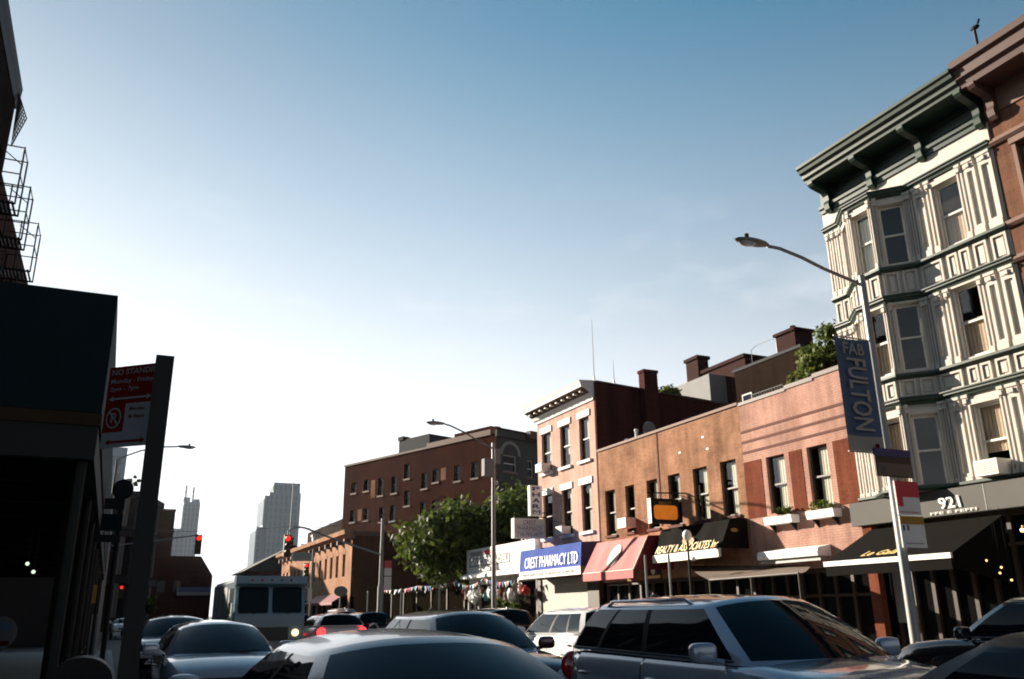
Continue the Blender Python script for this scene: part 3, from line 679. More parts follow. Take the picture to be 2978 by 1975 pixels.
# ------------------------------------------------------------------ pink two-storey building
r2b = thing('pink_brick_building', 'two storey building with a pale pink brick parapet and three dark courses', 'building', (17.5, 18.7, 0))
T, L = frame_T((17.5, 20.95), (17.5, 16.48))
Y = lambda y: 20.95-y
HA = (Y(19.93), Y(19.14), 4.23, 5.9); HB = (Y(18.22), Y(17.44), 4.2, 5.9)
b = MB(T); wall(b, 0, L, 2.6, 7.72, [HA, HB], .15); b.build('facade', 'pink', r2b)
for y0, y1 in ((20.945, 20.14), (18.94, 18.42), (17.22, 16.485)):
    q = FB(T); q.box(Y(y0), Y(y1), 4.18, 5.9, .001, .012); q.build('brick_panel', 'redpanel', r2b)
for z in (6.19, 6.52, 6.85):
    q = FB(T); q.box(0.002, L-.002, z-.038, z+.038, .001, .012); q.build('dark_course', 'darkline', r2b)
q = FB(T); q.box(0, 2.15, 7.70, 7.80, -.3, .03); q.box(2.15, 3.3, 7.74, 7.86, -.3, .03); q.box(3.3, L, 7.80, 7.92, -.3, .03); q.build('coping', 'dkbrown', r2b)
q = FB(T); q.box(2.15, L-.001, 7.722, 7.80, -.3, -.001); q.build('parapet', 'pink', r2b)
for h in (HA, HB): window(r2b, T, h, .15, 'brownframe', 'blind', (.34, .98, .0, .97), mid=.5)
shell(r2b, (17.5, 20.95), (17.5, 16.48), 0, 7.7, 12, 'rearbrick', roofdrop=.5)
shopfront(r2b, 16.6, 20.9, 2.6, 7)
for y0, y1, nm in ((18.8, 19.95, 'left'), (17.2, 18.22, 'right')):
    t = thing('window_box', 'white flower box with green plants under the %s window of the pink building' % nm, 'flower box', (17.3, (y0+y1)/2, 3.9), 'flower boxes on the pink building')
    q = MB(); q.prism([(17.5-.001, y0, 4.1), (17.5-.001, y0, 3.88), (17.22, y0, 3.88), (17.18, y0, 4.1)], (0, y1-y0, 0)); q.build('box', 'white', t)
    rr = random.Random(5+len(nm)); lv = MB()
    cl = [(17.33, y0+.15+(y1-y0-.3)*rr.random(), 4.14+.16*rr.random()*(1 if rr.random() < .7 else 2), .09+.05*rr.random()) for _ in range(9)]
    leaves(lv, cl, 260, .05, rr); lv.build('plant', 'leaf2', t, fix=False)
    for y in (y0+.15, y1-.15):
        q = MB(); q.prism([(17.499, y-.02, 3.875), (17.499, y-.02, 3.66), (17.28, y-.02, 3.875)], (0, .04, 0)); q.build('bracket', 'black', t)
t = thing('roller_awning', 'white rolled awning casing on the pink brick wall above the canvas canopy', 'awning', (17.2, 18.8, 2.9))
q = MB(); q.prism([(17.499, 17.75, 3.2), (17.05, 17.75, 3.12), (17.0, 17.75, 3.0), (17.02, 17.75, 2.9), (17.499, 17.75, 2.9)], (0, 2.42, 0)); q.build('casing', 'white', t)
q = MB(); q.box(17.1, 17.3, 17.76, 20.15, 2.78, 2.899); q.build('roller', 'grey', t)
t = thing('canvas_canopy', 'taupe canvas canopy sloping from the wall below the white roller casing', 'canopy', (16.5, 20.5, 2.3))
wl, wr_, ol, or_ = Vector((17.45, 24.2, 2.97)), Vector((17.45, 18.5, 2.68)), Vector((15.7, 20.75, 2.37)), Vector((15.6, 17.0, 2.40))
q = MB(); nu_, nv_ = 12, 6
def cv(i, j):
    f, g = i/nu_, j/nv_; p = wl.lerp(wr_, f).lerp(ol.lerp(or_, f), g); p.z -= .10*math.sin(math.pi*g)*(.6+.4*math.sin(math.pi*f)); return tuple(p)
for i in range(nu_):
    for j in range(nv_): q.poly([cv(i, j), cv(i+1, j), cv(i+1, j+1), cv(i, j+1)])
q.build('cloth', 'taupe', t, smooth=True, fix=True)
q = MB(); q.tube([ol, or_], .03, 8); q.build('front_rail', 'wood', t)
for p in (ol, or_, ol.lerp(or_, .5)):
    q = MB(); q.tube([(p.x, p.y, .131), (p.x, p.y, p.z)], .03, 8); q.build('pole', 'wood', t)

# ------------------------------------------------------------------ orange brick building
r3 = thing('orange_brick_building', 'wide two storey orange brick building with six tall windows', 'building', (17.5, 25.4, 0))
T, L = frame_T((17.5, 29.87), (17.5, 20.96)); Y3 = lambda y: 29.87-y
W3 = [(29.43, 28.68), (27.93, 27.28), (26.44, 25.74), (25.07, 24.35), (23.6, 22.81), (22.12, 21.32)]
H3 = [(Y3(a), Y3(c), 4.36, 6.1) for a, c in W3]
b = MB(T); wall(b, 0, L, 2.6, 7.75, H3, .15); b.build('facade', 'orange', r3)
for i, h in enumerate(H3):
    window(r3, T, h, .15, 'brownframe', 'blind', [(.4, 1, .1, .97), (.5, 1, .2, .97), (.35, 1, .45, .97), (.4, 1, .45, .97), (.38, 1, .0, .97), (.38, 1, .0, .95)][i], mid=.5)
    q = FB(T); q.box(h[0]-.06, h[1]+.06, h[2]-.09, h[2]-.002, -.02, .06); q.build('sill', 'darkline', r3)
q = FB(T); q.box(0, L, 7.75, 7.84, -.3, .05); q.build('coping', 'brown_trim', r3)
q = FB(T); q.box(Y3(25.62), Y3(25.56), 4.4, 7.74, .001, .02); q.build('wall_joint', 'darkline', r3)
for y, z in ((24.3, 6.75), (22.95, 7.05), (22.75, 6.62)):
    q = FB(T); q.box(Y3(y), Y3(y)+.12, z, z+.06, .001, .008); q.build('mortar_patch', 'offwhite', r3)
shell(r3, (17.5, 29.87), (17.5, 20.96), 0, 7.75, 14, 'rearbrick', roofdrop=.5)
shopfront(r3, 21.1, 29.7, 2.6, 11)
# satellite dish and vents on its roof
t = thing('satellite_dish', 'grey satellite dish on the orange building roof before the dark side wall', 'satellite dish', (18.3, 27.2, 7.3))
q = MB(); q.ball((18.3, 27.2, 8.25), .30, .10, .30, 14, 8); q.build('dish', 'stucco', t, smooth=True)
q = MB(); q.tube([(18.3, 27.3, 7.25), (18.3, 27.3, 8.2)], .03, 6); q.build('mast', 'galv', t)
for y, h, s in ((28.0, 8.35, 'tall white vent pipe on the orange building roof beside the dish'), (28.75, 8.1, 'short white vent pipe on the orange building roof left of the dish')):
    t = thing('vent_pipe', s, 'vent', (18.2, y, 7.25), 'roof vents on the orange building')
    q = MB(); q.tube([(18.2, y, 7.25), (18.2, y, h)], .06, 8); q.build('pipe', 'white', t, smooth=True)
    q = MB(); q.ball((18.2, y, h), .09, .09, .07, 8, 6); q.build('cap', 'white', t, smooth=True)

def box_awning(name, label, cat, y0, y1, xt, zt, xb, zb, mat, side, zv=None, vmat=None, xw=17.495):
    """canvas box awning: flat top, sloping front, closed ends, valance"""
    t = thing(name, label, cat, (17.2, (y0+y1)/2, zb))
    q = MB(); ny, nz = 24, 6
    def aw_(i, j):
        f, g = i/ny, j/nz; sg = .035*math.sin(math.pi*g)*abs(math.sin(math.pi*f*4))
        return (lerp(xt, xb, g)+sg, lerp(y1, y0, f), lerp(zt, zb, g)-sg*.3)
    for i in range(ny):
        for j in range(nz): q.poly([aw_(i, j), aw_(i, j+1), aw_(i+1, j+1), aw_(i+1, j)])
    q.poly([(xw, y1, zt+.05), (xt, y1, zt), (xt, y0, zt), (xw, y0, zt+.05)])
    q.build('front_panel', mat, t, smooth=50)
    for y in (y0, y1):
        q = MB(); q.poly([(xw, y, zt+.05), (xt, y, zt), (xb, y, zb), (xw, y, zb)]); q.build('side_panel', side, t, fix=False)
    if zv is not None:
        q = MB(); q.box(xb-.012, xb, y0, y1, zv, zb-.002); q.build('valance', vmat or mat, t)
    return t
ra = box_awning('shop_awning', 'black awning lettered in gold with an ivory valance on the orange building', 'awning', 21.05, 24.7, 16.85, 4.17, 16.42, 3.31, 'blackfab', 'blackfab', 3.06, 'ivory')
sv = Vector((.43, 0, .86)).normalized()
lettering(ra, 'REALTY & ASSOCIATES Inc', tuple(Vector((16.42, 24.55, 3.31))+sv*.03), (0, -1, 0), sv, 3.35, .27, 'gold', shear=.3, ext=.02, bold=.006)
q = MB(); q.T = lambda x, y, z: (x, y, z)
for yy in (21.04,):
    n = 20; q.poly([(16.98+.14*math.cos(2*math.pi*k/n), yy, 3.85+.06*math.sin(2*math.pi*k/n)) for k in range(n)])
q.build('oval_emblem', 'signyellow', ra, fix=False)
q = MB(); n = 20; q.poly([(16.58-.012, 22.85+.32*math.cos(2*math.pi*k/n), 3.66+.13*math.sin(2*math.pi*k/n)) for k in range(n)])
q.build('oval_emblem', 'signyellow', ra, fix=False)
rd = box_awning('shop_awning', 'red vinyl awning with a pale oval emblem between the blue and black awnings', 'awning', 25.05, 28.5, 16.5, 4.0, 15.85, 2.88, 'red', 'dkred', 2.6, 'red')
sv = Vector((.65, 0, 1.12)).normalized(); c0 = Vector((16.17, 26.75, 3.42)); nn = Vector((0, -1, 0)).cross(sv)
q = MB(); n = 28; q.poly([tuple(c0+Vector((0, -1, 0))*.36*math.cos(2*math.pi*k/n)+sv*.46*math.sin(2*math.pi*k/n)+nn*.012) for k in range(n)])
q.build('oval_emblem', 'palepink', rd, fix=False)
q = MB(); q.tube([(16.5, 25.04, 4.0), (15.85, 25.04, 2.88)], .02, 6); q.tube([(15.84, 25.05, 2.88), (15.84, 28.5, 2.88)], .012, 6); q.build('piping', 'ivory', rd)
ba = box_awning('shop_awning', 'blue box awning lettered CREST PHARMACY LTD over the steel shutter', 'awning', 29.9, 35.55, 16.6, 4.16, 16.53, 3.25, 'blue', 'navy', 2.93, 'flagwhite')
lettering(ba, 'CREST PHARMACY LTD', (16.51, 34.95, 3.36), (0, -1, 0), (.07, 0, .91), 4.85, .46, 'white', ext=.012, bold=0)
lettering(ba, 'PRESCRIPTIONS  SURGICAL SUPPLIES', (16.518, 35.2, 3.03), (0, -1, 0), (0, 0, 1), 4.9, .10, 'stucco', ext=.012)

# hanging sign of the realty office, on its bracket
t = thing('hanging_sign', 'dark framed amber lightbox sign hanging over the black awning', 'sign', (17.4, 24, 4.3))
q = MB(); q.box(15.98, 17.1, 23.95, 24.15, 4.3, 5.12); q.build('case', 'black', t)
q = MB(); q.box(15.97, 15.98, 23.951, 24.149, 4.301, 5.119); q.build('sunlit_edge', 'ivory', t)  # side turned to the sun, painted pale on the black case
q = MB(); pts = []
for cx_, cz_, a0 in ((16.9, 4.78, 0), (16.2, 4.78, 90), (16.2, 4.55, 180), (16.9, 4.55, 270)):
    for k in range(5): a = R(a0+k*22.5); pts.append((cx_+.12*math.cos(a), 23.944, cz_+.12*math.sin(a)))
q.poly(pts); q.build('face', 'orangelit', t, fix=False)
lettering(t, 'REALTY', (16.3, 23.944, 4.92), (1, 0, 0), (0, 0, 1), .5, .10, 'signyellow', ext=.006)
q = MB(); q.tube([(17.49, 24.05, 5.35), (15.9, 24.05, 5.3)], .025, 6); q.tube([(16.2, 24.05, 5.3), (16.2, 24.05, 5.12)], .012, 5); q.tube([(16.9, 24.05, 5.32), (16.9, 24.05, 5.12)], .012, 5); q.tube([(17.0, 24.05, 5.32), (17.49, 23.0, 4.9)], .012, 5); q.tube([(17.45, 23.2, 5.5), (17.45, 23.2, 4.7)], .02, 5); q.build('bracket', 'black', t)

# patio lamp and posts on the far pavement
for x, zt, lab in ((14.36, 3.13, 'leftmost slim steel post on the far pavement by the red awning'), (15.2, 3.17, 'middle slim steel post on the far pavement before the black awning')):
    t = thing('steel_post', lab, 'post', (x, 22, .13), 'slim posts on the far pavement')
    q = MB(); q.tube([(x, 22, .13), (x, 22, zt)], .035, 8); q.build('shaft', 'galv', t, smooth=True)
    q = MB(); q.tube([(x, 22, .131), (x, 22, .16)], .09, 10); q.build('base_plate', 'galv', t)
t = thing('globe_lamp', 'slim dark post carrying two white globes before the black awning', 'lamp', (15.93, 22, .13))
q = MB(); q.tube([(15.93, 22, .13), (15.93, 22, 3.6)], .035, 8); q.tube([(15.93, 22, 2.95), (16.1, 22, 2.98)], .015, 6); q.build('post', 'black', t, smooth=True)
q = MB(); q.ball((15.93, 22, 3.74), .14, .14, .17, 14, 10); q.build('globe', 'globe', t, smooth=True)
q = MB(); q.ball((16.1, 22, 3.05), .07, nu=10, nv=8); q.build('globe', 'globe', t, smooth=True)
t = thing('sidewalk_sign', 'small dark and gold sign board under the black awning edge', 'sign', (16.9, 25.4, 2.5))
q = MB(); q.box(16.88, 16.92, 24.95, 25.8, 2.55, 3.0); q.build('board', 'wood', t)
q = MB(); q.poly([(16.87, 25.4+.13*math.cos(2*math.pi*k/18), 2.86+.13*math.sin(2*math.pi*k/18)) for k in range(18)]); q.build('disc', 'ivory', t, fix=False)
q = MB(); q.box(16.87, 16.88, 25.0, 25.75, 2.6, 2.7); q.build('letter_band', 'gold', t)

# ------------------------------------------------------------------ rose three-storey building
r4 = thing('rose_building', 'three storey rose painted building with white lintels and a white dentil cornice', 'building', (17.5, 32.7, 0))
T, L = frame_T((17.5, 35.42), (17.5, 30.0)); Y4 = lambda y: 35.42-y
H4 = [(Y4(a), Y4(c), z0, z1) for z0, z1 in ((4.68, 6.6), (7.6, 9.43)) for a, c in ((34.97, 34.04), (33.12, 32.22), (31.36, 30.5))]
b = MB(T); wall(b, 0, L, 2.9, 10.12, H4, .15); b.build('facade', 'rose', r4)
for i, h in enumerate(H4):
    window(r4, T, h, .15, 'brownframe', 'blind', [(.75, 1, .3, .97), (.48, 1, .2, .97), (.42, 1, .0, .97), (.5, 1, .3, .95), (.46, 1, .3, .97), (.46, 1, .45, .97)][i], mid=.5)
    q = FB(T); q.box(h[0]-.13, h[1]+.12, h[3]-.0, h[3]+.27, .001, .05); q.build('lintel', 'stone', r4)
    q = FB(T); q.box(h[0]-.12, h[1]+.12, h[2]-.12, h[2]-.002, -.02, .1); q.build('sill', 'stone', r4)
q = FB(T); q.box(0, L, 10.0, 10.14, .001, .06); q.build('belt_course', 'stone', r4)
q = MB(); q.sweep([(17.5, 35.6), (17.5, 29.95)], [(-.2, 10.14), (.12, 10.14), (.2, 10.3), (.45, 10.46), (.62, 10.5), (.66, 10.66), (.72, 10.78), (-.2, 10.84)]); c4_ = q.build('cornice', 'stone', r4)
q = MB(); q.sweep([(17.5, 35.55), (17.5, 30.0)], [(.0, 10.141), (.121, 10.141), (.19, 10.29), (.44, 10.452), (.60, 10.49), (.60, 10.496), (0, 10.497)]); q.build('soffit', 'wood', c4_)
for k in range(10):
    y = 30.3+k*.55; q = MB(); q.box(17.02, 17.2, y, y+.1, 10.36, 10.47); q.build('dentil', 'offwhite', c4_)
# side wall facing the camera: falls towards the back
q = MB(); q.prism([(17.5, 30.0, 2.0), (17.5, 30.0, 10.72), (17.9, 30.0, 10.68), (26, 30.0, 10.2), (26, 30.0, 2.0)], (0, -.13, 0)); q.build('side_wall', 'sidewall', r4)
q = MB(); q.prism([(17.52, 30.05, 10.725), (26, 30.05, 10.205), (26, 30.05, 10.3), (17.52, 30.05, 10.8)], (0, -.25, 0)); q.build('coping', 'dkbrown', r4)
q = MB(); q.box(19.7, 20.38, 29.45, 29.868, 7.3, 11.3); q.box(19.66, 20.42, 29.42, 29.9, 11.3, 11.42); q.build('chimney', 'sidewall', r4)
q = MB(); q.poly([(17.7, 30.0, 10.1), (26, 30.0, 10.0), (26, 35.4, 10.0), (17.7, 35.4, 10.1)]); q.build('roof', 'roofing', r4, fix=False)
q = MB(); q.poly([(17.5, 35.42, 0), (26, 35.42, 0), (26, 35.42, 10.1), (17.5, 35.42, 10.1)]); q.build('side_wall', 'sidewall', r4, fix=False)
q = MB(); q.poly([(18.4, 30.02, 0), (18.4, 35.4, 0), (18.4, 35.4, 9.9), (18.4, 30.02, 9.9)]); q.build('inner_wall', 'room', r4, fix=False)
q = MB(); q.box(17.42, 17.5, 30.9, 35.1, .13, 2.9)
sh_ = q.build('roller_shutter', 'shutter', r4)
q = MB()
for k in range(34): q.box(17.412, 17.42, 30.95, 35.05, .2+k*.079, .2+k*.079+.05)
q.build('shutter_slats', 'shutter', sh_)
for y in (30.45, 35.26):
    q = MB(); q.box(17.36, 17.5, y-.16 if y > 31 else 30.0, y+.16 if y > 31 else 30.9, .13, 2.9); q.build('pier', 'wood', r4)
for x, z0, z1, lab in ((17.62, 10.75, 13.6, 'tall thin aerial on the rose building roof corner'), (18.6, 10.7, 11.9, 'short thin aerial on the rose building side wall')):
    t = thing('roof_aerial', lab, 'aerial', (x, 30.1, z0), 'aerials on the rose building')
    q = MB(); q.tube([(x, 30.1, z0), (x, 30.1, z1)], [.022, .008], 5); q.build('rod', 'galv', t)
    q = MB(); q.tube([(x, 30.1, z0-.05), (x, 30.1, z0+.28)], .04, 6); q.build('socket', 'grey', t)

def air_con(label, y, z, X=17.42, s=1.0):
    t = thing('air_conditioner', label, 'air conditioner', (X, y, z), 'window air conditioners')
    q = MB(); q.box(X-.36*s, X+.12, y-.3*s, y+.3*s, z, z+.36*s); q.build('case', 'offwhite', t)
    q = MB()
    for k in range(6): q.box(X-.366*s, X-.36*s, y-.25*s, y+.25*s, z+.05*s+k*.048*s, z+.07*s+k*.048*s)
    q.build('grille', 'grey', t)
air_con('white air conditioner in the top left window of the rose building', 34.5, 7.62)
air_con('white air conditioner in the lower middle window of the rose building', 32.75, 4.7, s=.9)
air_con('white air conditioner in the second window of the orange building', 27.6, 4.5)
air_con('white framed air conditioner in the lowest window right of the bay', 12.5, 4.27, 17.4, .95)

# pharmacy signs
t = thing('pharmacy_sign', 'vertical white sign spelling PHARM in blue above the pharmacy board', 'sign', (17.4, 34.6, 5.7))
q = MB(); q.box(16.66, 17.28, 34.6, 34.8, 5.66, 7.0); q.build('case', 'white', t)
for k, ch in enumerate('PHARM'):
    lettering(t, ch, (16.78, 34.6, 6.76-k*.26), (1, 0, 0), (0, 0, 1), .38, .19, 'navy', ext=.008, bold=.03 if ch != 'M' else 0)
q = MB(); q.tube([(17.49, 34.7, 6.8), (17.28, 34.7, 6.8)], .025, 6); q.tube([(17.49, 34.7, 5.8), (17.28, 34.7, 5.8)], .025, 6); q.build('bracket', 'black', t)
t = thing('pharmacy_sign', 'wide pale board reading CREST PHARMACY under the vertical sign', 'sign', (17.0, 34.6, 4.7))
q = MB(); q.box(15.84, 17.34, 34.55, 34.85, 4.66, 5.52); q.build('case', 'offwhite', t)
for s_, z, wd, ht in (('CREST', 5.25, .62, .19), ('PHARMACY', 4.99, 1.24, .19), ('718-783-0877', 4.75, 1.24, .16)):
    lettering(t, s_, (16.6-wd/2, 34.55, z), (1, 0, 0), (0, 0, 1), wd, ht, 'navy', ext=.008, bold=0)
q = MB()
for z in (4.95, 5.22): q.box(15.9, 17.3, 34.54, 34.55, z-.006, z+.006)
q.build('rule_line', 'stucco', t)
q = MB(); q.tube([(17.49, 34.7, 5.62), (15.9, 34.7, 5.58)], .03, 6); q.tube([(17.2, 34.7, 5.6), (17.49, 33.1, 5.2)], .012, 5); q.tube([(16.3, 34.7, 5.6), (16.3, 34.7, 5.5)], .015, 5); q.build('bracket', 'black', t)

# ------------------------------------------------------------------ grocery
r5 = thing('grocery_building', 'low flat grocery building with a pale sign band left of the rose building', 'building', (17.5, 39.7, 0))
q = MB(); q.box(17.5, 27, 35.44, 44.0, 2.95, 4.7); q.build('wall', 'offwhite', r5)
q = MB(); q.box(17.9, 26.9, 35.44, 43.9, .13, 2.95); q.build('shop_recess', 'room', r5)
q = MB(); q.box(17.3, 17.499, 35.5, 43.9, 3.58, 4.74)
sg = q.build('sign_band', 'offwhite', r5)
q = MB(); q.prism([(17.49, 35.6, 3.62), (16.95, 35.6, 3.4), (16.95, 35.6, 3.26), (17.49, 35.6, 3.26)], (0, 8.4, 0)); q.build('awning_hood', 'white', r5)
q = MB(); q.box(17.292, 17.3, 41.75, 43.4, 4.36, 4.62); q.box(17.292, 17.3, 38.5, 40.15, 4.36, 4.62); q.build('sign_block', 'grey', sg)
q = MB(); q.poly([(17.29, 40.95+.6*math.cos(2*math.pi*k/20), 4.50+.13*math.sin(2*math.pi*k/20)) for k in range(20)]); q.build('oval_emblem', 'signred', sg, fix=False)
q = MB(); q.box(17.294, 17.3, 40.3, 43.5, 3.84, 4.31); q.box(17.294, 17.3, 38.2, 39.9, 3.84, 4.31); q.build('sign_block', 'stucco', sg)
lettering(sg, 'GROCERY', (17.29, 43.35, 3.91), (0, -1, 0), (0, 0, 1), 2.9, .33, 'white', ext=.01)
lettering(sg, 'DELI', (17.29, 39.75, 3.91), (0, -1, 0), (0, 0, 1), 1.4, .33, 'white', ext=.01)
for y in (35.6, 37.9, 40.2, 42.5, 43.9):
    q = MB(); q.box(17.4, 17.55, y-.08, y+.08, .13, 2.95); q.build('pier', 'stucco', r5)
# roof railing pickets seen behind the pharmacy board
t = thing('roof_fence', 'row of rusty pickets on the grocery roof beside the pharmacy board', 'fence', (18.2, 38, 4.7))
for k in range(7):
    q = MB(); q.box(18.2, 18.24, 36.2+k*.42, 36.4+k*.42, 4.7, 5.75-.05*k); q.build('picket', 'brown_trim', t)
q = MB(); q.box(18.24, 18.28, 36.1, 39.0, 5.0, 5.08); q.build('rail', 'brown_trim', t)
# goods and bunting in front of the grocery
rr = random.Random(3)
def pennant_string(label, pts, sag, step, cols, seed):
    rnd = random.Random(seed); t = thing('bunting', label, 'bunting', pts[0])
    cu_ = MB(); path = []
    for (p, q_) in zip(pts, pts[1:]):
        p, q_ = Vector(p), Vector(q_); n = max(4, int((q_-p).length/step))
        for k in range(n):
            f = k/n; c = p.lerp(q_, f); c.z -= sag*4*f*(1-f); path.append(c)
    path.append(Vector(pts[-1])); cu_.tube(path, .008, 4); cu_.build('cord', 'black', t)
    for a, c in zip(path, path[1:]):
        if rnd.random() < .12: continue
        m_ = rnd.choice(cols); dn = .22+.1*rnd.random(); tw = rnd.gauss(0, .07)
        q = MB(); f1 = a.lerp(c, .08); f2 = a.lerp(c, .92); lo = (f1+f2)/2+Vector((tw, 0, -dn))
        q.poly([tuple(f1), tuple(f2), tuple(f2.lerp(lo, .5)+Vector((.03*rnd.gauss(0, 1), 0, 0))), tuple(lo), tuple(f1.lerp(lo, .5))]); q.build('pennant', m_, t, fix=False)
    return t
FC = ['flagred', 'flagblue', 'flagwhite', 'flagred', 'flagteal', 'flagblue']
pennant_string('red white and blue pennants strung along the dark hoarding', [(16.9, 58.2, 3.15), (16.9, 51, 3.15), (16.9, 44.2, 3.22)], .12, .42, FC, 2)
pennant_string('red white and blue pennants strung under the grocery awning', [(16.8, 43.9, 3.1), (16.75, 40.3, 3.2), (16.8, 35.7, 3.15)], .25, .3, FC+['flagwhite', 'flagwhite'], 4)
for k in range(16):
    y = 35.9+k*.5; c = rr.choice(['flagwhite', 'flagred', 'flagwhite', 'taupe', 'flagteal', 'redpanel']); z = 2.3+.35*rr.random()
    t = thing('hanging_bag', ['wrapped bouquet hanging under the grocery awning', 'pale goods bag hanging under the grocery awning'][k % 2], 'goods', (16.95, y, z), 'goods hanging under the grocery awning')
    h = .28+.35*rr.random(); wd = .12+.08*rr.random()
    q = MB(); q.ball((16.95, y, z), wd, wd, h*.6, 9, 7)
    q.v = [(vx+rr.gauss(0, .035), vy+rr.gauss(0, .035)*(1+(vz < z)), vz+rr.gauss(0, .03)) for vx, vy, vz in q.v]; q.build('bundle', c, t)
    q = MB(); q.tube([(16.95, y, z+h*.5), (16.95, y, 3.25)], .006, 4); q.build('string', 'black', t)
for k, (y, hh) in enumerate(((37.3, 2.0), (38.4, 2.3), (36.4, 1.8))):
    rn = random.Random(20+k); t = thing('potted_plant', ['bushy potted plant at the grocery front below the DELI letters', 'tallest potted shrub at the grocery front', 'low potted plant at the grocery front by the shutter'][k], 'plant', (16.7, y, .13), 'plants at the grocery front')
    q = MB(); q.tube([(16.7, y, .131), (16.7, y, .55)], [.18, .26], 12); q.build('pot', 'redpanel', t)
    lv = MB(); leaves(lv, [(16.7, y, hh*.5+.3*j, .42-.06*j) for j in range(4)], 500, .09, rn); lv.build('foliage', 'leaf', t, fix=False)

# hoarding round the empty lot
t = thing('hoarding_fence', 'long dark board hoarding round the lot under the big tree', 'fence', (17.4, 51, .13))
q = MB()
for k in range(30): q.box(17.4, 17.44, 44.1+k*.47, 44.1+k*.47+.455, .14, 2.75)
q.build('board_panel', 'hoard', t)
for k in range(6):
    q = MB(); q.box(17.33, 17.4, 44.3+k*2.7, 44.42+k*2.7, .14, 2.85); q.build('post', 'wood', t)
for y, x, lab in ((52.0, 16.2, 'slim grey post before the hoarding left of the tree trunk'), (43.5, 15.6, 'slim pale post before the grocery corner'), (57.5, 15.6, 'slim grey post before the hoarding beside the far signal pole')):
    t = thing('steel_post', lab, 'post', (x, y, .13), 'slim posts on the far pavement')
    q = MB(); q.tube([(x, y, .13), (x, y, 2.9)], .05, 8); q.build('shaft', 'galv', t, smooth=True)
    q = MB(); q.ball((x, y, 2.95), .07, nu=8, nv=6); q.build('cap', 'galv', t, smooth=True)

# ------------------------------------------------------------------ trees
tree('large leafy tree over the hoarding beside the grocery', (19.4, 47.5, 0), (19.4, 46.8, 5.6), 5.0, 3.0, 20000, .19, seed=5, trunk_r=.28, nclump=70)
tree('dense bright tree rising behind the pink building roof', (26.4, 25.8, 0), (26.4, 25.9, 10.9), 2.1, 2.3, 9000, .12, 'leaf2', seed=8, nclump=30)
tree('small tree top left of the chimney on the rose building', (27, 42.8, 0), (27, 42.6, 13.6), 1.6, 1.4, 2200, .12, 'leaf2', seed=9, nclump=12)
tree('small tree top right of the chimney on the rose building', (27, 38.4, 0), (27, 38.3, 12.3), 1.4, 1.5, 2200, .12, 'leaf2', seed=10, nclump=12)
tree('small yellow green street tree far down the left side', (3.2, 96, 0), (3.2, 96, 2.6), 1.7, 2.0, 1800, .2, 'leaf2', seed=12, nclump=14)
tree('small bush on the roof edge of the columned building', (.9, 112.5, 15.6), (.9, 112.5, 17.2), .9, .8, 700, .14, 'leaf', seed=14, nclump=8, trunk_r=.06, name='roof_shrub')

# ------------------------------------------------------------------ buildings behind the row
def block(name, label, x0, x1, y0, y1, z1, mat, matx, wins=None, roof='roofing'):
    t = thing(name, label, 'building', ((x0+x1)/2, (y0+y1)/2, 0))
    q = MB(); q.poly([(x0, y1, 0), (x0, y0, 0), (x0, y0, z1), (x0, y1, z1)]); q.build('street_wall', mat, t, fix=False)
    q = MB(); q.poly([(x0, y0, 0), (x1, y0, 0), (x1, y0, z1), (x0, y0, z1)]); q.poly([(x1, y1, 0), (x0, y1, 0), (x0, y1, z1), (x1, y1, z1)]); q.poly([(x1, y0, 0), (x1, y1, 0), (x1, y1, z1), (x1, y0, z1)]); q.build('side_wall', matx, t, fix=False)
    q = MB(); q.poly([(x0, y0, z1-.02), (x1, y0, z1-.02), (x1, y1, z1-.02), (x0, y1, z1-.02)]); q.build('roof', roof, t, fix=False)
    return t
g1 = block('rear_building', 'pale grey stucco gable end behind the orange building', 30, 36, 38.2, 46, 14.55, 'stucco', 'stucco')
g2 = thing('rear_building', 'dark red slate hung house behind the grey gable', 'building', (34, 37, 0))
q = MB(); q.box(31.2, 38, 36.4, 40.3, 0, 15.2); q.build('wall', 'oldred', g2)
q = MB(); q.box(31.1, 38.1, 36.35, 40.4, 15.2, 15.4); q.build('roof', 'oldred', g2)
q = MB(); q.box(31.2, 32.0, 40.7, 41.9, 10.0, 16.3); q.box(31.1, 32.1, 40.6, 42.0, 16.3, 16.5); q.build('chimney', 'oldred', g2)
g3 = block('rear_building', 'dark brown brick house with a fire escape behind the pink building', 30.2, 38, 31.0, 36.2, 14.1, 'rearbrick', 'rearbrick')
q = MB(); q.box(30.15, 38, 30.95, 36.3, 14.1, 14.25); q.build('coping', 'slate', g3)
q = MB(); q.box(30.4, 31.6, 31.5, 32.9, 13.9, 15.2); q.box(30.3, 31.7, 31.4, 33.0, 15.2, 15.35); q.tube([(31, 32.2, 15.35), (31, 32.2, 15.7)], .15, 8); q.build('chimney', 'oldred', g3)
T_, L_ = frame_T((30.2, 36.2), (30.2, 31.0))
for u, z in ((.5, 12.0),):
    f = FB(T_); f.box(u, u+.8, z-.7, z+.7, .001, .05); wo = f.build('window', 'brownframe', g3)
    f = FB(T_); f.box(u+.08, u+.72, z-.62, z+.62, .05, .06); f.build('pane', 'carglass', wo)
f = FB(T_)
for z in (9.6, 11.3):
    f.box(2.2, 4.6, z, z+.05, .01, .9); f.box(2.2, 4.6, z+.9, z+.94, .86, .9)
    for k in range(13): f.box(2.2+k*.2-.012, 2.2+k*.2+.012, z+.05, z+.9, .87, .89)
f.build('fire_escape', 'black', g3)
t = thing('roof_rail', 'thin wire hoop railing on the dark rear house roof', 'railing', (30.5, 33.6, 14.25))
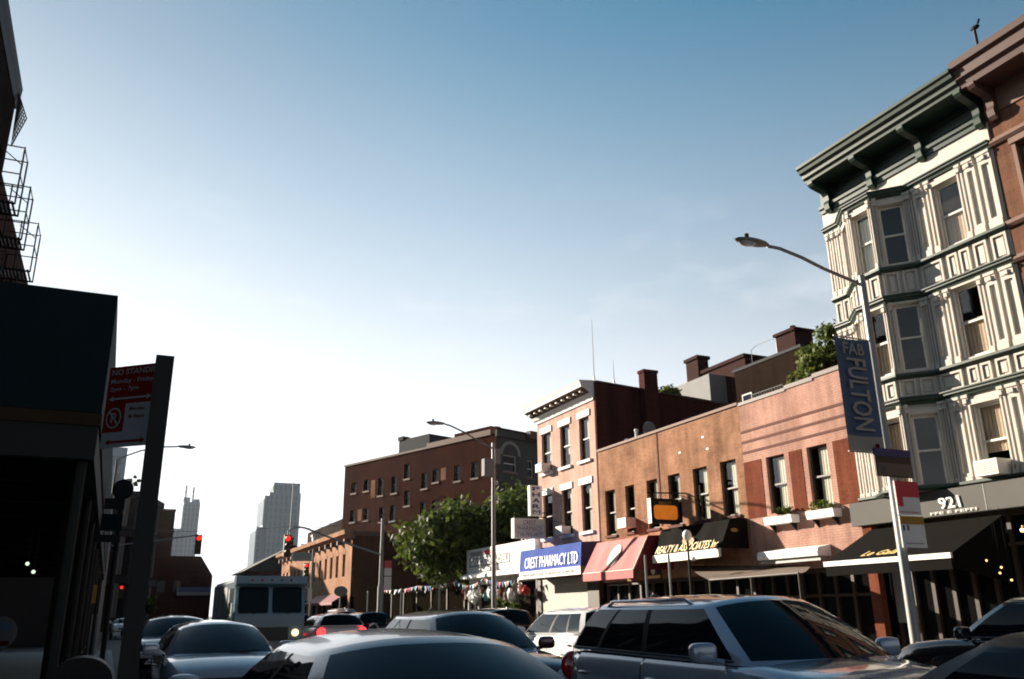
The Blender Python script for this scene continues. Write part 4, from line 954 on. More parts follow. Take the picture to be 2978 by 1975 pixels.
q = MB(); q.tube([(30.5, 35.0, 14.25), (30.5, 35.0, 15.1), (30.5, 34.6, 15.25), (30.5, 33.4, 15.25), (30.5, 33.0, 15.1), (30.5, 33.0, 14.25)], .02, 5); q.build('hoop', 'galv', t)

# tall brown apartment house, turned 20 degrees from the street
b20 = R(-20)
ta = thing('apartment_building', 'tall dark brown brick apartment house behind the big tree', 'building', (24.7, 56.9, 0), rotz=-b20)
# local frame: +Y runs along the long wall, +X along the short grey front
q = MB(); q.T = lambda u, wv, d: (-d, u, wv)
WT = [(16.0, 11.7, 12.65), (13.9, 11.1, 12.55), (12.0, 11.1, 12.5), (10.3, 12.1, 13.3), (8.0, 11.05, 12.3), (6.6, 11.4, 12.4), (15.9, 9.2, 10.2), (13.6, 8.9, 10.1), (12.1, 8.85, 10.1), (10.2, 9.9, 11.1), (17.9, 11.7, 12.6), (17.9, 9.2, 10.2), (4.0, 11.2, 12.4), (2.0, 11.2, 12.4), (4.0, 8.7, 9.9), (6.6, 8.9, 10.0), (8.1, 8.9, 10.0)]
HT = [(y, y+.75, a, c) for y, a, c in WT]
wall(q, 0, 19.8, 0, 14.2, HT, .18); q.build('long_wall', 'tall', ta, local=True)
Tl = lambda u, wv, d: (-d, u, wv)
def lwindow(root, T, h, depth, fr, blind=None):
    a, b_, c, d = h; f = FB(T)
    f.box(a+.003, a+.06, c+.003, d-.003, -depth+.003, -depth+.05); f.box(b_-.06, b_-.003, c+.003, d-.003, -depth+.003, -depth+.05)
    f.box(a+.06, b_-.06, (c+d)/2-.03, (c+d)/2+.03, -depth+.003, -depth+.05); f.box(a+.06, b_-.06, c+.003, c+.06, -depth+.003, -depth+.05); f.box(a+.06, b_-.06, d-.06, d-.003, -depth+.003, -depth+.05)
    fo = f.build('window', fr, root, local=True)
    g = MB(T); g.poly([(a, c, -depth), (b_, c, -depth), (b_, d, -depth), (a, d, -depth)]); g.build('pane', 'carglass', fo, local=True, fix=False)
    s_ = FB(T); s_.box(a-.08, b_+.08, c-.14, c-.002, -.01, .05); s_.build('sill', 'stucco' if h[0] > 12 and h[0] < 12.2 else 'brown_trim', root, local=True)
for h in HT: lwindow(ta, Tl, h, .18, 'brownframe')
for y, a, c in ((6.0, 11.45, 12.4), (15.35, 11.0, 12.5), (17.2, 9.2, 10.2)):   # bricked-up patches
    f = FB(Tl); f.box(y-.3, y+.3, a, c, .001, .012); f.build('bricked_window', 'orange', ta, local=True)
q = MB(); q.T = lambda x, y, z: (x, y, z)
q.poly([(0, 19.8, 0), (14, 19.8, 0), (14, 19.8, 14.2), (0, 19.8, 14.2)]); q.build('end_wall', 'tallx', ta, local=True, fix=False)
q = MB(); q.poly([(0, 0, 14.1), (14, 0, 14.1), (14, 19.8, 14.1), (0, 19.8, 14.1)]); q.build('roof', 'roofing', ta, local=True, fix=False)
q = MB(); q.box(-.06, .3, 8.1, 19.9, 14.2, 14.36); q.box(-.06, .3, .55, 8.1, 14.2, 14.62); q.build('coping', 'brown_trim', ta, local=True)
q = MB(); q.box(.1, 4, 8.0, 12.0, 14.1, 15.45); q.box(.05, .8, 11.4, 12.1, 15.45, 15.75); q.box(.05, .8, 7.9, 8.5, 14.1, 15.2); q.build('bulkhead', 'slate', ta, local=True)
q = MB(); q.box(.05, 4, .6, 4.8, 14.1, 14.9); q.build('bulkhead', 'tall', ta, local=True)
q = MB(); q.box(-.05, .4, -.1, .5, 14.2, 14.75); q.build('corner_pier', 'tall', ta, local=True)
# short grey front with an arched window
Tf = lambda u, wv, d: (u, -d, wv)
q = MB(); q.T = Tf
HF = [(.75, 2.15, 11.5, 12.75), (3.25, 3.95, 11.3, 12.6), (5.0, 6.4, 11.5, 12.75)]
wall(q, 0, 9, 0, 14.35, HF, .2); q.build('grey_front', 'grey_front', ta, local=True)
for h in HF: lwindow(ta, Tf, h, .2, 'frame')
for xc in (1.45, 5.7):
    a_ = MB(); n = 14; ro, ri = 1.05, .82
    for k in range(n):
        t0, t1 = math.pi*k/n, math.pi*(k+1)/n
        pr = [(xc+ri*math.cos(t0), -.002, 12.75+ri*math.sin(t0)), (xc+ro*math.cos(t0), -.002, 12.75+ro*math.sin(t0)), (xc+ro*math.cos(t1), -.002, 12.75+ro*math.sin(t1)), (xc+ri*math.cos(t1), -.002, 12.75+ri*math.sin(t1))]
        a_.prism(pr, (0, -.07, 0))
    a_.build('window_arch', 'stucco', ta, local=True)
q = MB(); q.box(-.1, 9, -.3, -.001, 10.4, 10.7); q.box(-.1, 9, -.22, -.001, 14.0, 14.5); q.build('belt_course', 'grey_front', ta, local=True)
q = MB(); q.box(2.85, 9, -.8, -.31, 14.1, 14.7); q.build('cornice', 'dkbrown', ta, local=True)

# ------------------------------------------------------------------ sunlit two-storey corner building down the street
r8 = thing('corner_building', 'low sunlit tan brick building with tall narrow windows far down the street', 'building', (17.5, 85, 0))
T, L = frame_T((17.5, 102), (17.5, 69.9)); Y8 = lambda y: 102-y
ys8 = [72.0, 74.4, 76.6, 78.8, 81.2, 83.8, 86.6]
H8 = [(Y8(y+.95), Y8(y), 4.55, 6.35) for y in ys8]+[(Y8(y+1.0), Y8(y), 4.6, 6.0) for y in (91.5, 93.6, 95.7, 97.8, 99.9)]
b = MB(T); wall(b, 0, L, 2.9, 7.5, H8, .25); b.build('facade', 'tan', r8)
for h in H8:
    f = MB(T); f.poly([(h[0], h[2], -.25), (h[1], h[2], -.25), (h[1], h[3], -.25), (h[0], h[3], -.25)]); wo = f.build('window', 'carglass', r8, fix=False)
    f = FB(T); f.box(h[0], h[1], (h[2]+h[3])/2-.04, (h[2]+h[3])/2+.04, -.24, -.2); f.build('sash', 'brownframe', wo)
    a_ = MB(T); n = 8; xc = (h[0]+h[1])/2; ra_ = (h[1]-h[0])/2
    for k in range(n):
        t0, t1 = math.pi*k/n, math.pi*(k+1)/n
        a_.poly([(xc+ra_*math.cos(t0), h[3]+.004, .01), (xc+ra_*1.35*math.cos(t0), h[3]+.4*math.sin(t0), .03), (xc+ra_*1.35*math.cos(t1), h[3]+.4*math.sin(t1), .03), (xc+ra_*math.cos(t1), h[3]+.004, .01)])
    a_.build('arch', 'tan', r8, fix=False)
q = MB(); q.sweep([(17.5, 102.3), (17.5, 69.8)], [(-.2, 7.5), (.25, 7.5), (.45, 7.72), (.7, 7.8), (.75, 8.15), (-.2, 8.25)]); co8 = q.build('cornice', 'tan', r8)
for k in range(14):
    y = 71.0+k*2.35; q = MB(); q.box(17.05, 17.5, y-.14, y+.14, 7.15, 7.5); q.build('bracket', 'brown_trim', co8)
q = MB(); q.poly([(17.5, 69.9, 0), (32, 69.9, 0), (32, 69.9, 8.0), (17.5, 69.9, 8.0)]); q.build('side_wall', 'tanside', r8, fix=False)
q = MB(); q.poly([(17.5, 69.9, 7.9), (32, 69.9, 7.9), (32, 102, 7.9), (17.5, 102, 7.9)]); q.build('roof', 'roofing', r8, fix=False)
q = MB(); q.box(17.45, 32, 69.7, 69.899, 7.7, 8.05); q.build('coping', 'brown_trim', r8)
for y in (70.2, 74, 78, 82, 86, 90, 94, 98, 101.6):
    q = MB(); q.box(17.45, 17.9, y-.3, y+.3, .13, 2.9); q.build('pier', 'tan', r8)
q = MB(); q.poly([(18.0, 102, .13), (18.0, 70, .13), (18.0, 70, 2.9), (18.0, 102, 2.9)]); q.build('shop_window', 'carglass', r8, fix=False)
t = thing('shop_awning', 'small dark sloping awning on the far tan building', 'awning', (17, 77, 2.6))
q = MB(); q.poly([(17.46, 82, 3.2), (17.46, 71, 3.2), (16.3, 71, 2.5), (16.3, 82, 2.5)]); q.poly([(16.3, 71, 2.5), (16.3, 82, 2.5), (16.3, 82, 2.3), (16.3, 71, 2.3)]); q.build('canopy', 'dkred', t, fix=False)
q = MB(); q.poly([(17.46, 71, 3.2), (16.3, 71, 2.5), (16.3, 71, 2.3), (17.46, 71, 2.3)]); q.build('side_panel', 'blackfab', t, fix=False)
t = thing('round_sign', 'pale blue round sign under the corner of the far tan building', 'sign', (16.6, 69.5, 2.4))
q = MB(); q.ball((16.6, 69.3, 3.3), .55, .1, .4, 16, 10); q.build('disc', 'stucco', t, smooth=True)
q = MB(); q.tube([(16.6, 69.4, .13), (16.6, 69.4, 3.0)], .05, 6); q.build('pole', 'galv', t)
block('rear_building', 'dark row of low roofs behind the far tan building', 21, 31, 82, 106, 11.0, 'rearbrick', 'rearbrick')
for y, lab in ((92, 'white roof vent on the dark roofs left of the apartment house'), (98, 'smaller white roof vent on the dark roofs far left')):
    t = thing('vent_pipe', lab, 'vent', (19.0, y, 8.0), 'roof vents far down the street'); q = MB(); q.box(18.8, 19.3, y, y+.5, 7.9, 9.4 if y < 95 else 8.9); q.build('pipe', 'white', t)
    q = MB(); q.box(18.7, 19.4, y-.1, y+.6, 9.4 if y < 95 else 8.9, 9.6 if y < 95 else 9.1); q.build('cap', 'white', t)
t = thing('roof_aerial', 'thin mast on the far tan building roof', 'aerial', (18.5, 106, 8)); q = MB(); q.tube([(18.5, 104, 7.9), (18.5, 104, 18)], [.09, .03], 5); q.build('rod', 'grey', t)
g5 = thing('gabled_house', 'dark gabled roof house beyond the white truck', 'building', (21, 128, 0))
q = MB(); q.box(18, 30, 126, 140, 0, 8.0); q.build('wall', 'dkbrick', g5)
q = MB(); q.prism([(16.4, 125.8, 7.4), (23.2, 125.8, 11.1), (30.5, 125.8, 7.4)], (0, 14.5, 0)); q.build('roof', 'slate', g5)
q = MB(); q.box(22.0, 23.2, 127, 128, 9.5, 12.2); q.build('chimney', 'dkbrick', g5)

# ------------------------------------------------------------------ far towers
def tower(name, label, x, y, w_, d_, z, steps, mat):
    t = thing(name, label, 'tower', (x, y, 0))
    for i, (sx0, sx1, sy0, sy1, z0, z1, mm_) in enumerate(steps):
        q = MB(); q.box(x+sx0, x+sx1, y+sy0, y+sy1, z0, z1); so = q.build('tower_block', mm_, t)
        f = MB(); n = int((sx1-sx0)/2.4)
        for k in range(n): f.box(x+sx0+.6+k*2.4, x+sx0+1.8+k*2.4, y+sy0-.25, y+sy0-.01, z0+1, z1-1.5)
        for k in range(int((sy1-sy0)/2.4)): f.box(x+sx0-.25, x+sx0-.01, y+sy0+.6+k*2.4, y+sy0+1.8+k*2.4, z0+1, z1-1.5)
        if f.v: f.build('window_bay', 'farglass', so)
        f = MB()
        for k in range(1, int((z1-z0)/3.3)): f.box(x+sx0-.3, x+sx1+.02, y+sy0-.3, y+sy0-.02, z0+k*3.3, z0+k*3.3+.7)
        if f.v: f.build('floor_band', mm_, so)
    return t
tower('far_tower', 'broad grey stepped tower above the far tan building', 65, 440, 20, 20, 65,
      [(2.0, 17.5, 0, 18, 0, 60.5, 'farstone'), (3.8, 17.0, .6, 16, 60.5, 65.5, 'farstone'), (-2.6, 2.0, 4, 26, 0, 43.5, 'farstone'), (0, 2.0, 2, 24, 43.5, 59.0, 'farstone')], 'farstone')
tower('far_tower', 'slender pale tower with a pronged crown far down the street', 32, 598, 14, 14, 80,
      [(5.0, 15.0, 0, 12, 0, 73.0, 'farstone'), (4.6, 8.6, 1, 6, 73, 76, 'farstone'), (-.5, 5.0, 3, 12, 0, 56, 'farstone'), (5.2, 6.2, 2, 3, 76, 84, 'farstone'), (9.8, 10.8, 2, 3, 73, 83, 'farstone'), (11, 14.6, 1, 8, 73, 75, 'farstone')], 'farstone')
# dark far blocks
t = thing('far_building', 'dark brown brick block right of the no standing sign pole', 'building', (3, 176, 0))
q = MB(); q.box(-6, 9.2, 170, 186, 0, 20.1); q.build('wall', 'dkbrick', t)
q = MB(); q.box(-6.1, 9.3, 169.8, 186, 16.2, 16.6); q.box(-6.1, 9.3, 169.8, 186.1, 20.1, 20.4); q.build('belt_course', 'dkbrown', t)
t = thing('far_building', 'low dark brick block under the slender far tower', 'building', (9, 145, 0))
q = MB(); q.prism([(-2, 140, 0), (13.8, 140, 0), (13.8, 140, 7.4), (11.9, 140, 10.2), (-2, 140, 10.2)], (0, 20, 0)); q.build('wall', 'dkbrick', t)
for k in range(5):
    f = MB(); f.box(1.5+k*2.3, 2.6+k*2.3, 139.95, 140.02, 5.0, 6.6); f.build('window', 'carglass', t)
t = thing('shop_canopy', 'small blue edged canopy on the low dark brick block', 'canopy', (12.3, 138, 4.3))
q = MB(); q.box(8.9, 13.4, 136.6, 139.9, 4.9, 5.6); q.build('fascia', 'bannerblue', t)
q = MB(); q.box(9, 13.3, 136.7, 139.9, 4.5, 4.9); q.build('soffit', 'stucco', t)
# columned building at the bend
tb = thing('columned_building', 'dark grey building with rows of columns behind the street sign pole', 'building', (1.55, 110, 0), rotz=R(-14.6))
q = MB(); q.box(-13, 0, 0, 11, 0, 15.6); q.build('wall', 'limestone', tb, local=True)
for z0, z1, lab in ((11.6, 14.9, 0), (6.2, 10.4, 0), (1.5, 5.2, 0)):
    for k in range(5):
        c_ = MB(); c_.tube([(.45, .7+k*2.1, z0), (.45, .7+k*2.1, z1)], .28, 8); c_.build('column', 'colstone', tb, local=True, smooth=True)
    for k in range(6):
        c_ = MB(); c_.tube([(-.9-k*2.1, -.45, z0), (-.9-k*2.1, -.45, z1)], .28, 8); c_.build('column', 'colstone', tb, local=True, smooth=True)
    q = MB(); q.box(.001, .8, -.6, 11, z1, z1+.7); q.box(-13, .8, -.8, -.001, z1, z1+.7); q.build('entablature', 'limestone', tb, local=True)
t = thing('far_tower', 'tall grey slab just visible beside the sidewalk shed', 'tower', (-6, 205, 0))
q = MB(); q.box(-13, -.2, 200, 214, 0, 36.5); q.build('tower_block', 'farstone', t)
for k in range(9):
    q = MB(); q.box(-12, -1.2, 199.9, 199.99, 3+k*3.7, 5+k*3.7); q.build('window_band', 'farglass', t)

# ------------------------------------------------------------------ left side: tenements, fire escapes, sidewalk shed
LX = -5.3
def tenement(label, y0, y1, h, mat, cornice, lx):
    t = thing('tenement', label, 'building', (lx, (y0+y1)/2, 0))
    T, L = frame_T((lx, y0), (lx, y1))
    n = max(2, int(L/2.1)); st = L/n; HS_ = [(st*(k+.5)-.45, st*(k+.5)+.45, z, z+1.7) for k in range(n) for z in (4.6, 7.6, 10.6, 13.6)]
    b = MB(T); wall(b, 0, L, 0, h, HS_, .15); b.build('facade', mat, t)
    for hh in HS_:
        f = MB(T); f.poly([(hh[0], hh[2], -.14), (hh[1], hh[2], -.14), (hh[1], hh[3], -.14), (hh[0], hh[3], -.14)]); wo = f.build('window', 'carglass', t, fix=False)
        s_ = FB(T); s_.box(hh[0]-.1, hh[1]+.1, hh[2]-.12, hh[2]-.002, -.02, .08); s_.build('sill', 'brown_trim', t)
    q = MB(T)
    q = MB(); q.poly([(lx, y1, 0), (-18, y1, 0), (-18, y1, h), (lx, y1, h)]); q.poly([(lx, y0, 0), (-18, y0, 0), (-18, y0, h), (lx, y0, h)]); q.poly([(-18, y0, 0), (-18, y1, 0), (-18, y1, h), (-18, y0, h)]); q.build('side_wall', 'rearbrick', t, fix=False)
    q = MB(); q.poly([(lx, y0, h-.05), (-18, y0, h-.05), (-18, y1, h-.05), (lx, y1, h-.05)]); q.build('roof', 'roofing', t, fix=False)
    if cornice:
        q = MB(); q.sweep([(lx, y0), (lx, y1+.05)], [(0, h-.6), (.03, h-.6), (.06, h-.3), (.1, h-.15), (.12, h+.15), (0, h+.2)]); q.build('cornice', 'black', t)
    return t
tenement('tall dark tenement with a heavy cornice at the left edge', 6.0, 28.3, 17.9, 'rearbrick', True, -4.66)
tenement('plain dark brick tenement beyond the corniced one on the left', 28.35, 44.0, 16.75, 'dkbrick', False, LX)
for i, (y0, y1, z) in enumerate(((28.5, 29.5, 14.1), (31.1, 32.1, 13.95), (34.6, 35.8, 14.1))):
    t = thing('fire_escape', ['nearest iron fire escape high on the dark left tenement', 'middle iron fire escape high on the dark left tenement', 'farthest iron fire escape high on the dark left tenement'][i], 'fire escape', (LX, y0, z), 'fire escapes on the left')
    xo = LX+1.1
    p = MB()
    for k in range(9): p.box(LX+.02+k*.12, LX+.08+k*.12, y0, y1, z, z+.04)
    p.box(LX+.005, xo, y0, y0+.05, z-.06, z-.001); p.box(LX+.005, xo, y1-.05, y1, z-.06, z-.001); p.build('platform', 'black', t)
    rl = MB()
    for hh in (1.0, 1.95): rl.tube([(LX, y0, z+hh), (xo, y0, z+hh), (xo, y1, z+hh), (LX, y1, z+hh)], .024, 5)
    for yy in (y0, y1): rl.tube([(xo, yy, z-.05), (xo, yy, z+1.98)], .028, 5)
    rl.tube([(LX+.55, y0, z), (LX+.55, y0, z+1.95)], .025, 5); rl.tube([(LX+.5, y0, z+1.8), (xo-.02, y0, z+1.35)], .018, 5); rl.build('railing', 'black', t)
    ld = MB()
    for xx in (LX+.3, LX+.62): ld.tube([(xx, y0-.2, z-2.6), (xx, y0+.7, z)], .025, 5)
    for k in range(8): ld.tube([(LX+.3, y0-.2+.9*k/8, z-2.6+2.6*k/8), (LX+.62, y0-.2+.9*k/8, z-2.6+2.6*k/8)], .014, 4)
    ld.build('ladder', 'black', t)
t = thing('safety_net', 'torn dark safety net hanging off the corniced tenement', 'net', (LX+.4, 27.4, 16))
q = MB()
pts = [(LX+.72, 28.0, 17.7), (LX+1.05, 28.1, 16.9), (LX+.75, 28.25, 15.9)]
for k in range(9):
    f = k/8; a = Vector(pts[0]).lerp(Vector(pts[1]), f); c = Vector(pts[0]).lerp(Vector(pts[2]), f); q.tube([tuple(a), tuple(c)], .014, 4)
for k in range(1, 9):
    f = k/8; a = Vector(pts[1]).lerp(Vector(pts[2]), f); q.tube([pts[0], tuple(a)], .014, 4)
q.tube([pts[0], pts[1], pts[2]], .02, 5); q.build('mesh', 'net', t)
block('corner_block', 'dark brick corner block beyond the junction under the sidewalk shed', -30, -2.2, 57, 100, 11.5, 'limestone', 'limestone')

sd_ = thing('sidewalk_shed', 'dark green plywood sidewalk shed over the left pavement', 'shed', (-2.4, 23, .13))
q = MB(); q.box(-5.2, -.27, 8.6, 8.64, 3.36, 4.53); q.box(-.31, -.27, 8.641, 38, 3.36, 4.53); q.build('parapet_panel', 'dkgreen', sd_)
q = MB(); q.box(-5.2, -.26, 8.6, 38, 3.24, 3.355); q.build('deck', 'timber', sd_)
q = MB(); q.box(-5.2, -.28, 8.62, 8.76, 2.93, 3.239); q.box(-.42, -.28, 8.77, 38, 2.93, 3.239); q.box(-5.2, -5.06, 8.77, 38, 2.93, 3.239)
for k in range(14): q.box(-5.05, -.43, 10.6+k*2.0, 10.72+k*2.0, 2.98, 3.238)
q.build('beam', 'rust', sd_)
for k in range(11):
    for x in (-.38, -5.1):
        q = MB(); q.tube([(x, 8.75+k*2.9, .131), (x, 8.75+k*2.9, 2.93)], .045, 8); q.build('post', 'rust', sd_, smooth=True)
q = MB()
for k in range(10):
    q.tube([(-.38, 8.75+k*2.9, 2.2), (-.38, 9.5+k*2.9, 2.93)], .02, 5); q.tube([(-.38, 8.75+k*2.9, .9), (-.38, 8.75+(k+1)*2.9, .9)], .02, 5)
q.build('brace', 'rust', sd_)
q = MB(); q.box(-.5, -.42, 9.4, 11.6, .14, 2.9); q.build('hoarding_panel', 'hoard', sd_)
for i, (x, y, z) in enumerate(((-1.11, 14.0, 2.28), (-1.02, 14.0, 2.17))):
    t = thing('shed_lamp', ['upper pale green bulb glowing under the sidewalk shed', 'lower pale green bulb glowing under the sidewalk shed'][i], 'lamp', (x, y, z), 'bulbs under the shed')
    q = MB(); q.ball((x, y, z), .026, nu=8, nv=6); q.build('bulb', 'bulbcool', t, smooth=True)
    q = MB(); q.tube([(x, y, z+.03), (x, y, 2.98)], .006, 5); q.build('cord', 'black', t)
t = thing('round_sign', 'white and blue oval sign at the left edge under the shed', 'sign', (-1.3, 14, 1.4))
q = MB(); q.ball((-1.3, 14, 1.36), .2, .03, .22, 18, 10); q.build('disc', 'nswhite', t, smooth=True)
q = MB(); q.box(-1.42, -1.18, 13.955, 13.97, 1.40, 1.50); q.build('blue_band', 'bannerblue', t)
q = MB(); q.box(-1.42, -1.18, 13.955, 13.97, 1.20, 1.26); q.build('red_band', 'nsred', t)
q = MB(); q.tube([(-1.3, 14.04, .13), (-1.3, 14.04, 1.5)], .03, 6); q.build('pole', 'rust', t)
t = thing('utility_cabinet', 'tall grey utility cabinet on the left pavement', 'cabinet', (-.35, 25, .13))
q = MB(); q.box(-.55, -.2, 24.8, 25.2, .13, 1.62); q.build('cabinet', 'stucco', t)
q = MB(); q.box(-.52, -.23, 24.785, 24.8, .3, 1.5); q.build('door', 'grey', t)
# mailbox
t = thing('mailbox', 'dark round topped mailbox on the left pavement at the frame edge', 'mailbox', (-.13, 7.9, .13))
prf = [(-.36, .45), (-.36, 1.05)]+[(-.13+.22*math.cos(R(a)), 1.09+.17*math.sin(R(a))) for a in range(170, 9, -16)]+[(.09, 1.05), (.09, .45)]
q = MB(); q.prism([(x, 7.65, z) for x, z in prf], (0, .5, 0)); q.build('box', 'black', t, smooth=30)
q = MB()
for x in (-.3, .03):
    for y in (7.72, 8.08): q.box(x-.03, x+.03, y-.03, y+.03, .131, .45)
q.build('leg', 'black', t)
q = MB(); q.box(-.3, .03, 7.63, 7.65, .95, 1.1); q.build('pull_door', 'dkgreen', t)

# no standing sign
ns = thing('parking_sign', 'backlit NO STANDING sign on a dark channel pole in the left foreground', 'sign', (.12, 4.75, .13))
q = MB(); q.box(.075, .165, 4.69, 4.75, .131, 2.875); q.build('pole', 'rust', ns)
p0, p1 = Vector((-.145, 5.06)), Vector((.16, 4.79)); T, L = frame_T(p0, p1); U3 = Vector(((p1-p0).normalized().x, (p1-p0).normalized().y, 0))
q = FB(T); q.box(0, L, 2.66, 2.875, -.004, 0); q.box(0, .135, 2.505, 2.66, -.004, 0); pl = q.build('plate_upper', 'nsred', ns)
q = FB(T); q.box(.135, L, 2.505, 2.66, -.004, 0); q.box(0, L, 2.42, 2.505, -.004, 0); q.build('plate_lower', 'nswhite', ns)
at = lambda u, z, d=0: T(u, z, d)
lettering(pl, 'NO STANDING', at(.02, 2.825), U3, (0, 0, 1), .34, .034, 'nswhite', ext=.003)
lettering(pl, 'Monday - Friday', at(.02, 2.77), U3, (0, 0, 1), .28, .034, 'nswhite', ext=.003)
lettering(pl, '2pm - 7pm', at(.02, 2.728), U3, (0, 0, 1), .19, .03, 'nswhite', ext=.003)
lettering(pl, 'Monday', at(.165, 2.615), U3, (0, 0, 1), .10, .022, 'nsred', ext=.003)
lettering(pl, '8-9am', at(.165, 2.575), U3, (0, 0, 1), .10, .02, 'nsred', ext=.003)
def arrow(u0, u1, z, mt):
    a = FB(T); a.poly([(u0, z, .003), (u0+.03, z-.016, .003), (u0+.03, z-.006, .003), (u1-.03, z-.006, .003), (u1-.03, z-.016, .003), (u1, z, .003), (u1-.03, z+.016, .003), (u1-.03, z+.006, .003), (u0+.03, z+.006, .003), (u0+.03, z+.016, .003)])
    a.build('arrow', mt, pl, fix=False)
arrow(.02, .30, 2.69, 'nswhite'); arrow(.03, .29, 2.45, 'nsred')
q = MB(T); n = 24
for k in range(n):
    a0, a1 = 2*math.pi*k/n, 2*math.pi*(k+1)/n
    q.poly([(.068+.05*math.cos(a0), 2.583+.058*math.sin(a0), .003), (.068+.05*math.cos(a1), 2.583+.058*math.sin(a1), .003), (.068+.042*math.cos(a1), 2.583+.049*math.sin(a1), .003), (.068+.042*math.cos(a0), 2.583+.049*math.sin(a0), .003)])
q.poly([(.032, 2.62, .004), (.039, 2.626, .004), (.104, 2.546, .004), (.097, 2.54, .004)]); q.build('ring', 'nswhite', pl, fix=False)
lettering(pl, 'P', at(.05, 2.555), U3, (0, 0, 1), .035, .056, 'nswhite', ext=.002)

# bus stop pole
t = thing('bus_stop_sign', 'dark bus stop pole with a round disc and wide panels on the left kerb', 'sign', (0, 16, .13))
q = MB(); q.tube([(0, 16, .13), (0, 16, 3.8)], .04, 8); q.build('pole', 'black', t)
q = MB(); q.tube([(-.01, 15.94, 3.62), (-.01, 15.97, 3.62)], .17, 20); q.build('disc', 'black', t)
for z0, z1, x0, m_ in ((3.28, 3.46, -.52, 'black'), (2.92, 3.2, -.5, 'dkgreen'), (2.74, 2.86, -.4, 'black')):
    q = MB(); q.box(x0, .04, 15.9, 15.93, z0, z1); q.build('panel', m_, t)

# ------------------------------------------------------------------ street lamps
def street_lamp(label, x, y, arm, side=-1, boxes=False, base=.13):
    t = thing('street_lamp', label, 'street lamp', (x, y, base), 'street lamps')
    q = MB(); q.tube([(x, y, base), (x, y, 8.15)], [.1, .065], 10); q.build('pole', 'galv', t, smooth=True)
    q = MB(); q.tube([(x, y, base+.001), (x, y, base+.75)], [.17, .12], 10); q.build('base', 'galv', t, smooth=True)
    q = MB(); q.tube([(x+side*dx, y, z) for dx, z in arm], .035, 8); q.build('arm', 'galv', t, smooth=True)
    ex, ez = arm[-1]; ex = x+side*ex
    h = MB(); h.ball((ex+side*.38, y, ez+.02), .42, .14, .07, 16, 8); ho = h.build('lamp_head', 'grey', t, smooth=True)
    h = MB(); h.ball((ex+side*.5, y, ez-.03), .2, .11, .05, 12, 6); h.build('lens', 'headlight', ho, smooth=True)
    h = MB(); h.tube([(ex+side*.5, y, ez+.08), (ex+side*.5, y, ez+.17)], .045, 8); h.build('photocell', 'black', ho)
    return t
nl = street_lamp('near street lamp on the right carrying a blue banner', 13.5, 11.9, [(.0, 7.93), (.25, 7.99), (1.05, 8.15), (1.59, 8.30), (2.14, 8.40), (2.45, 8.40)])
ml = street_lamp('middle street lamp with two grey boxes before the rose building', 13.5, 31.4, [(.0, 7.9), (.6, 8.15), (1.25, 8.48), (1.9, 8.72), (2.1, 8.75)])
q = MB(); q.box(13.05, 13.42, 31.25, 31.55, 6.78, 7.46); q.build('control_box', 'stucco', ml)
q = MB(); q.box(13.58, 13.78, 31.3, 31.5, 7.3, 7.9); q.build('control_box', 'stucco', ml)
street_lamp('distant street lamp on the left kerb with a long arm over the road', -.4, 41, [(.0, 8.2), (.9, 8.62), (1.8, 8.85), (2.4, 8.9)], side=1)
# banner on the near lamp
t = thing('street_banner', 'blue FAB FULTON banner hanging from the near street lamp', 'banner', (13.4, 11.9, 4.4))
q = MB(); n = 10
xx = lambda f, z: 12.5+.9*f+.05*(6.7-z)/2.3*0
for k in range(n):
    f0, f1 = k/n, (k+1)/n; yy = lambda f: 11.9+.035*math.sin(f*4.2)
    q.poly([(xx(f0, 0), yy(f0), 4.72), (xx(f1, 0), yy(f1), 4.72), (xx(f1, 0), yy(f1), 6.7), (xx(f0, 0), yy(f0), 6.7)], 0)
    q.poly([(xx(f0, 0), yy(f0), 4.42), (xx(f1, 0), yy(f1), 4.42), (xx(f1, 0), yy(f1), 4.72), (xx(f0, 0), yy(f0), 4.72)], 1)
bo = q.build('cloth', ['bannerblue', 'bannergrey'], t, fix=False)
lettering(t, 'FAB', (12.66, 11.88, 6.36), (1, 0, 0), (0, 0, 1), .56, .24, 'bannergrey', ext=.02)
lettering(t, 'FULTON', (12.70, 11.88, 6.28), (0, 0, -1), (1, 0, 0), 1.46, .52, 'bannergrey', ext=.02)
for z in (6.72, 4.40):
    q = MB(); q.tube([(13.5, 11.9, z), (12.48, 11.9, z)], .014, 6); q.build('arm', 'galv', t)
q = MB(); q.box(13.18, 13.28, 11.87, 11.875, 4.5, 4.58); q.build('emblem', 'nsred', t)
# signs on the near lamp
t = thing('street_sign', 'dark brown rectangular sign on the near lamp above the parking sign', 'sign', (13.4, 11.75, 3.9))
q = MB(); q.box(12.95, 13.9, 11.735, 11.76, 3.93, 4.47); so = q.build('plate', 'wood', t)
q = MB(); q.box(12.951, 13.899, 11.725, 11.734, 4.32, 4.469); q.build('top_band', 'navy', so)
q = MB(); q.box(12.98, 13.87, 11.725, 11.734, 3.95, 4.19); q.build('lower_band', 'taupe', so)
q = MB(); q.prism([(13.08, 11.72, 4.0), (13.16, 11.72, 3.98), (13.2, 11.72, 4.05), (13.17, 11.72, 4.15), (13.1, 11.72, 4.12)], (0, .004, 0)); q.build('emblem', 'signink', so)
t = thing('parking_sign', 'red and white parking sign with a lower yellow banded plate on the near lamp', 'sign', (13.65, 11.75, 2.6))
q = MB(); q.box(13.36, 13.97, 11.735, 11.76, 3.22, 3.86); so = q.build('plate_upper', 'signwhite', t)
q = MB(); q.box(13.361, 13.969, 11.725, 11.734, 3.56, 3.859); q.box(13.361, 13.52, 11.725, 11.734, 3.38, 3.559); q.build('red_field', 'signred', so)
q = MB()
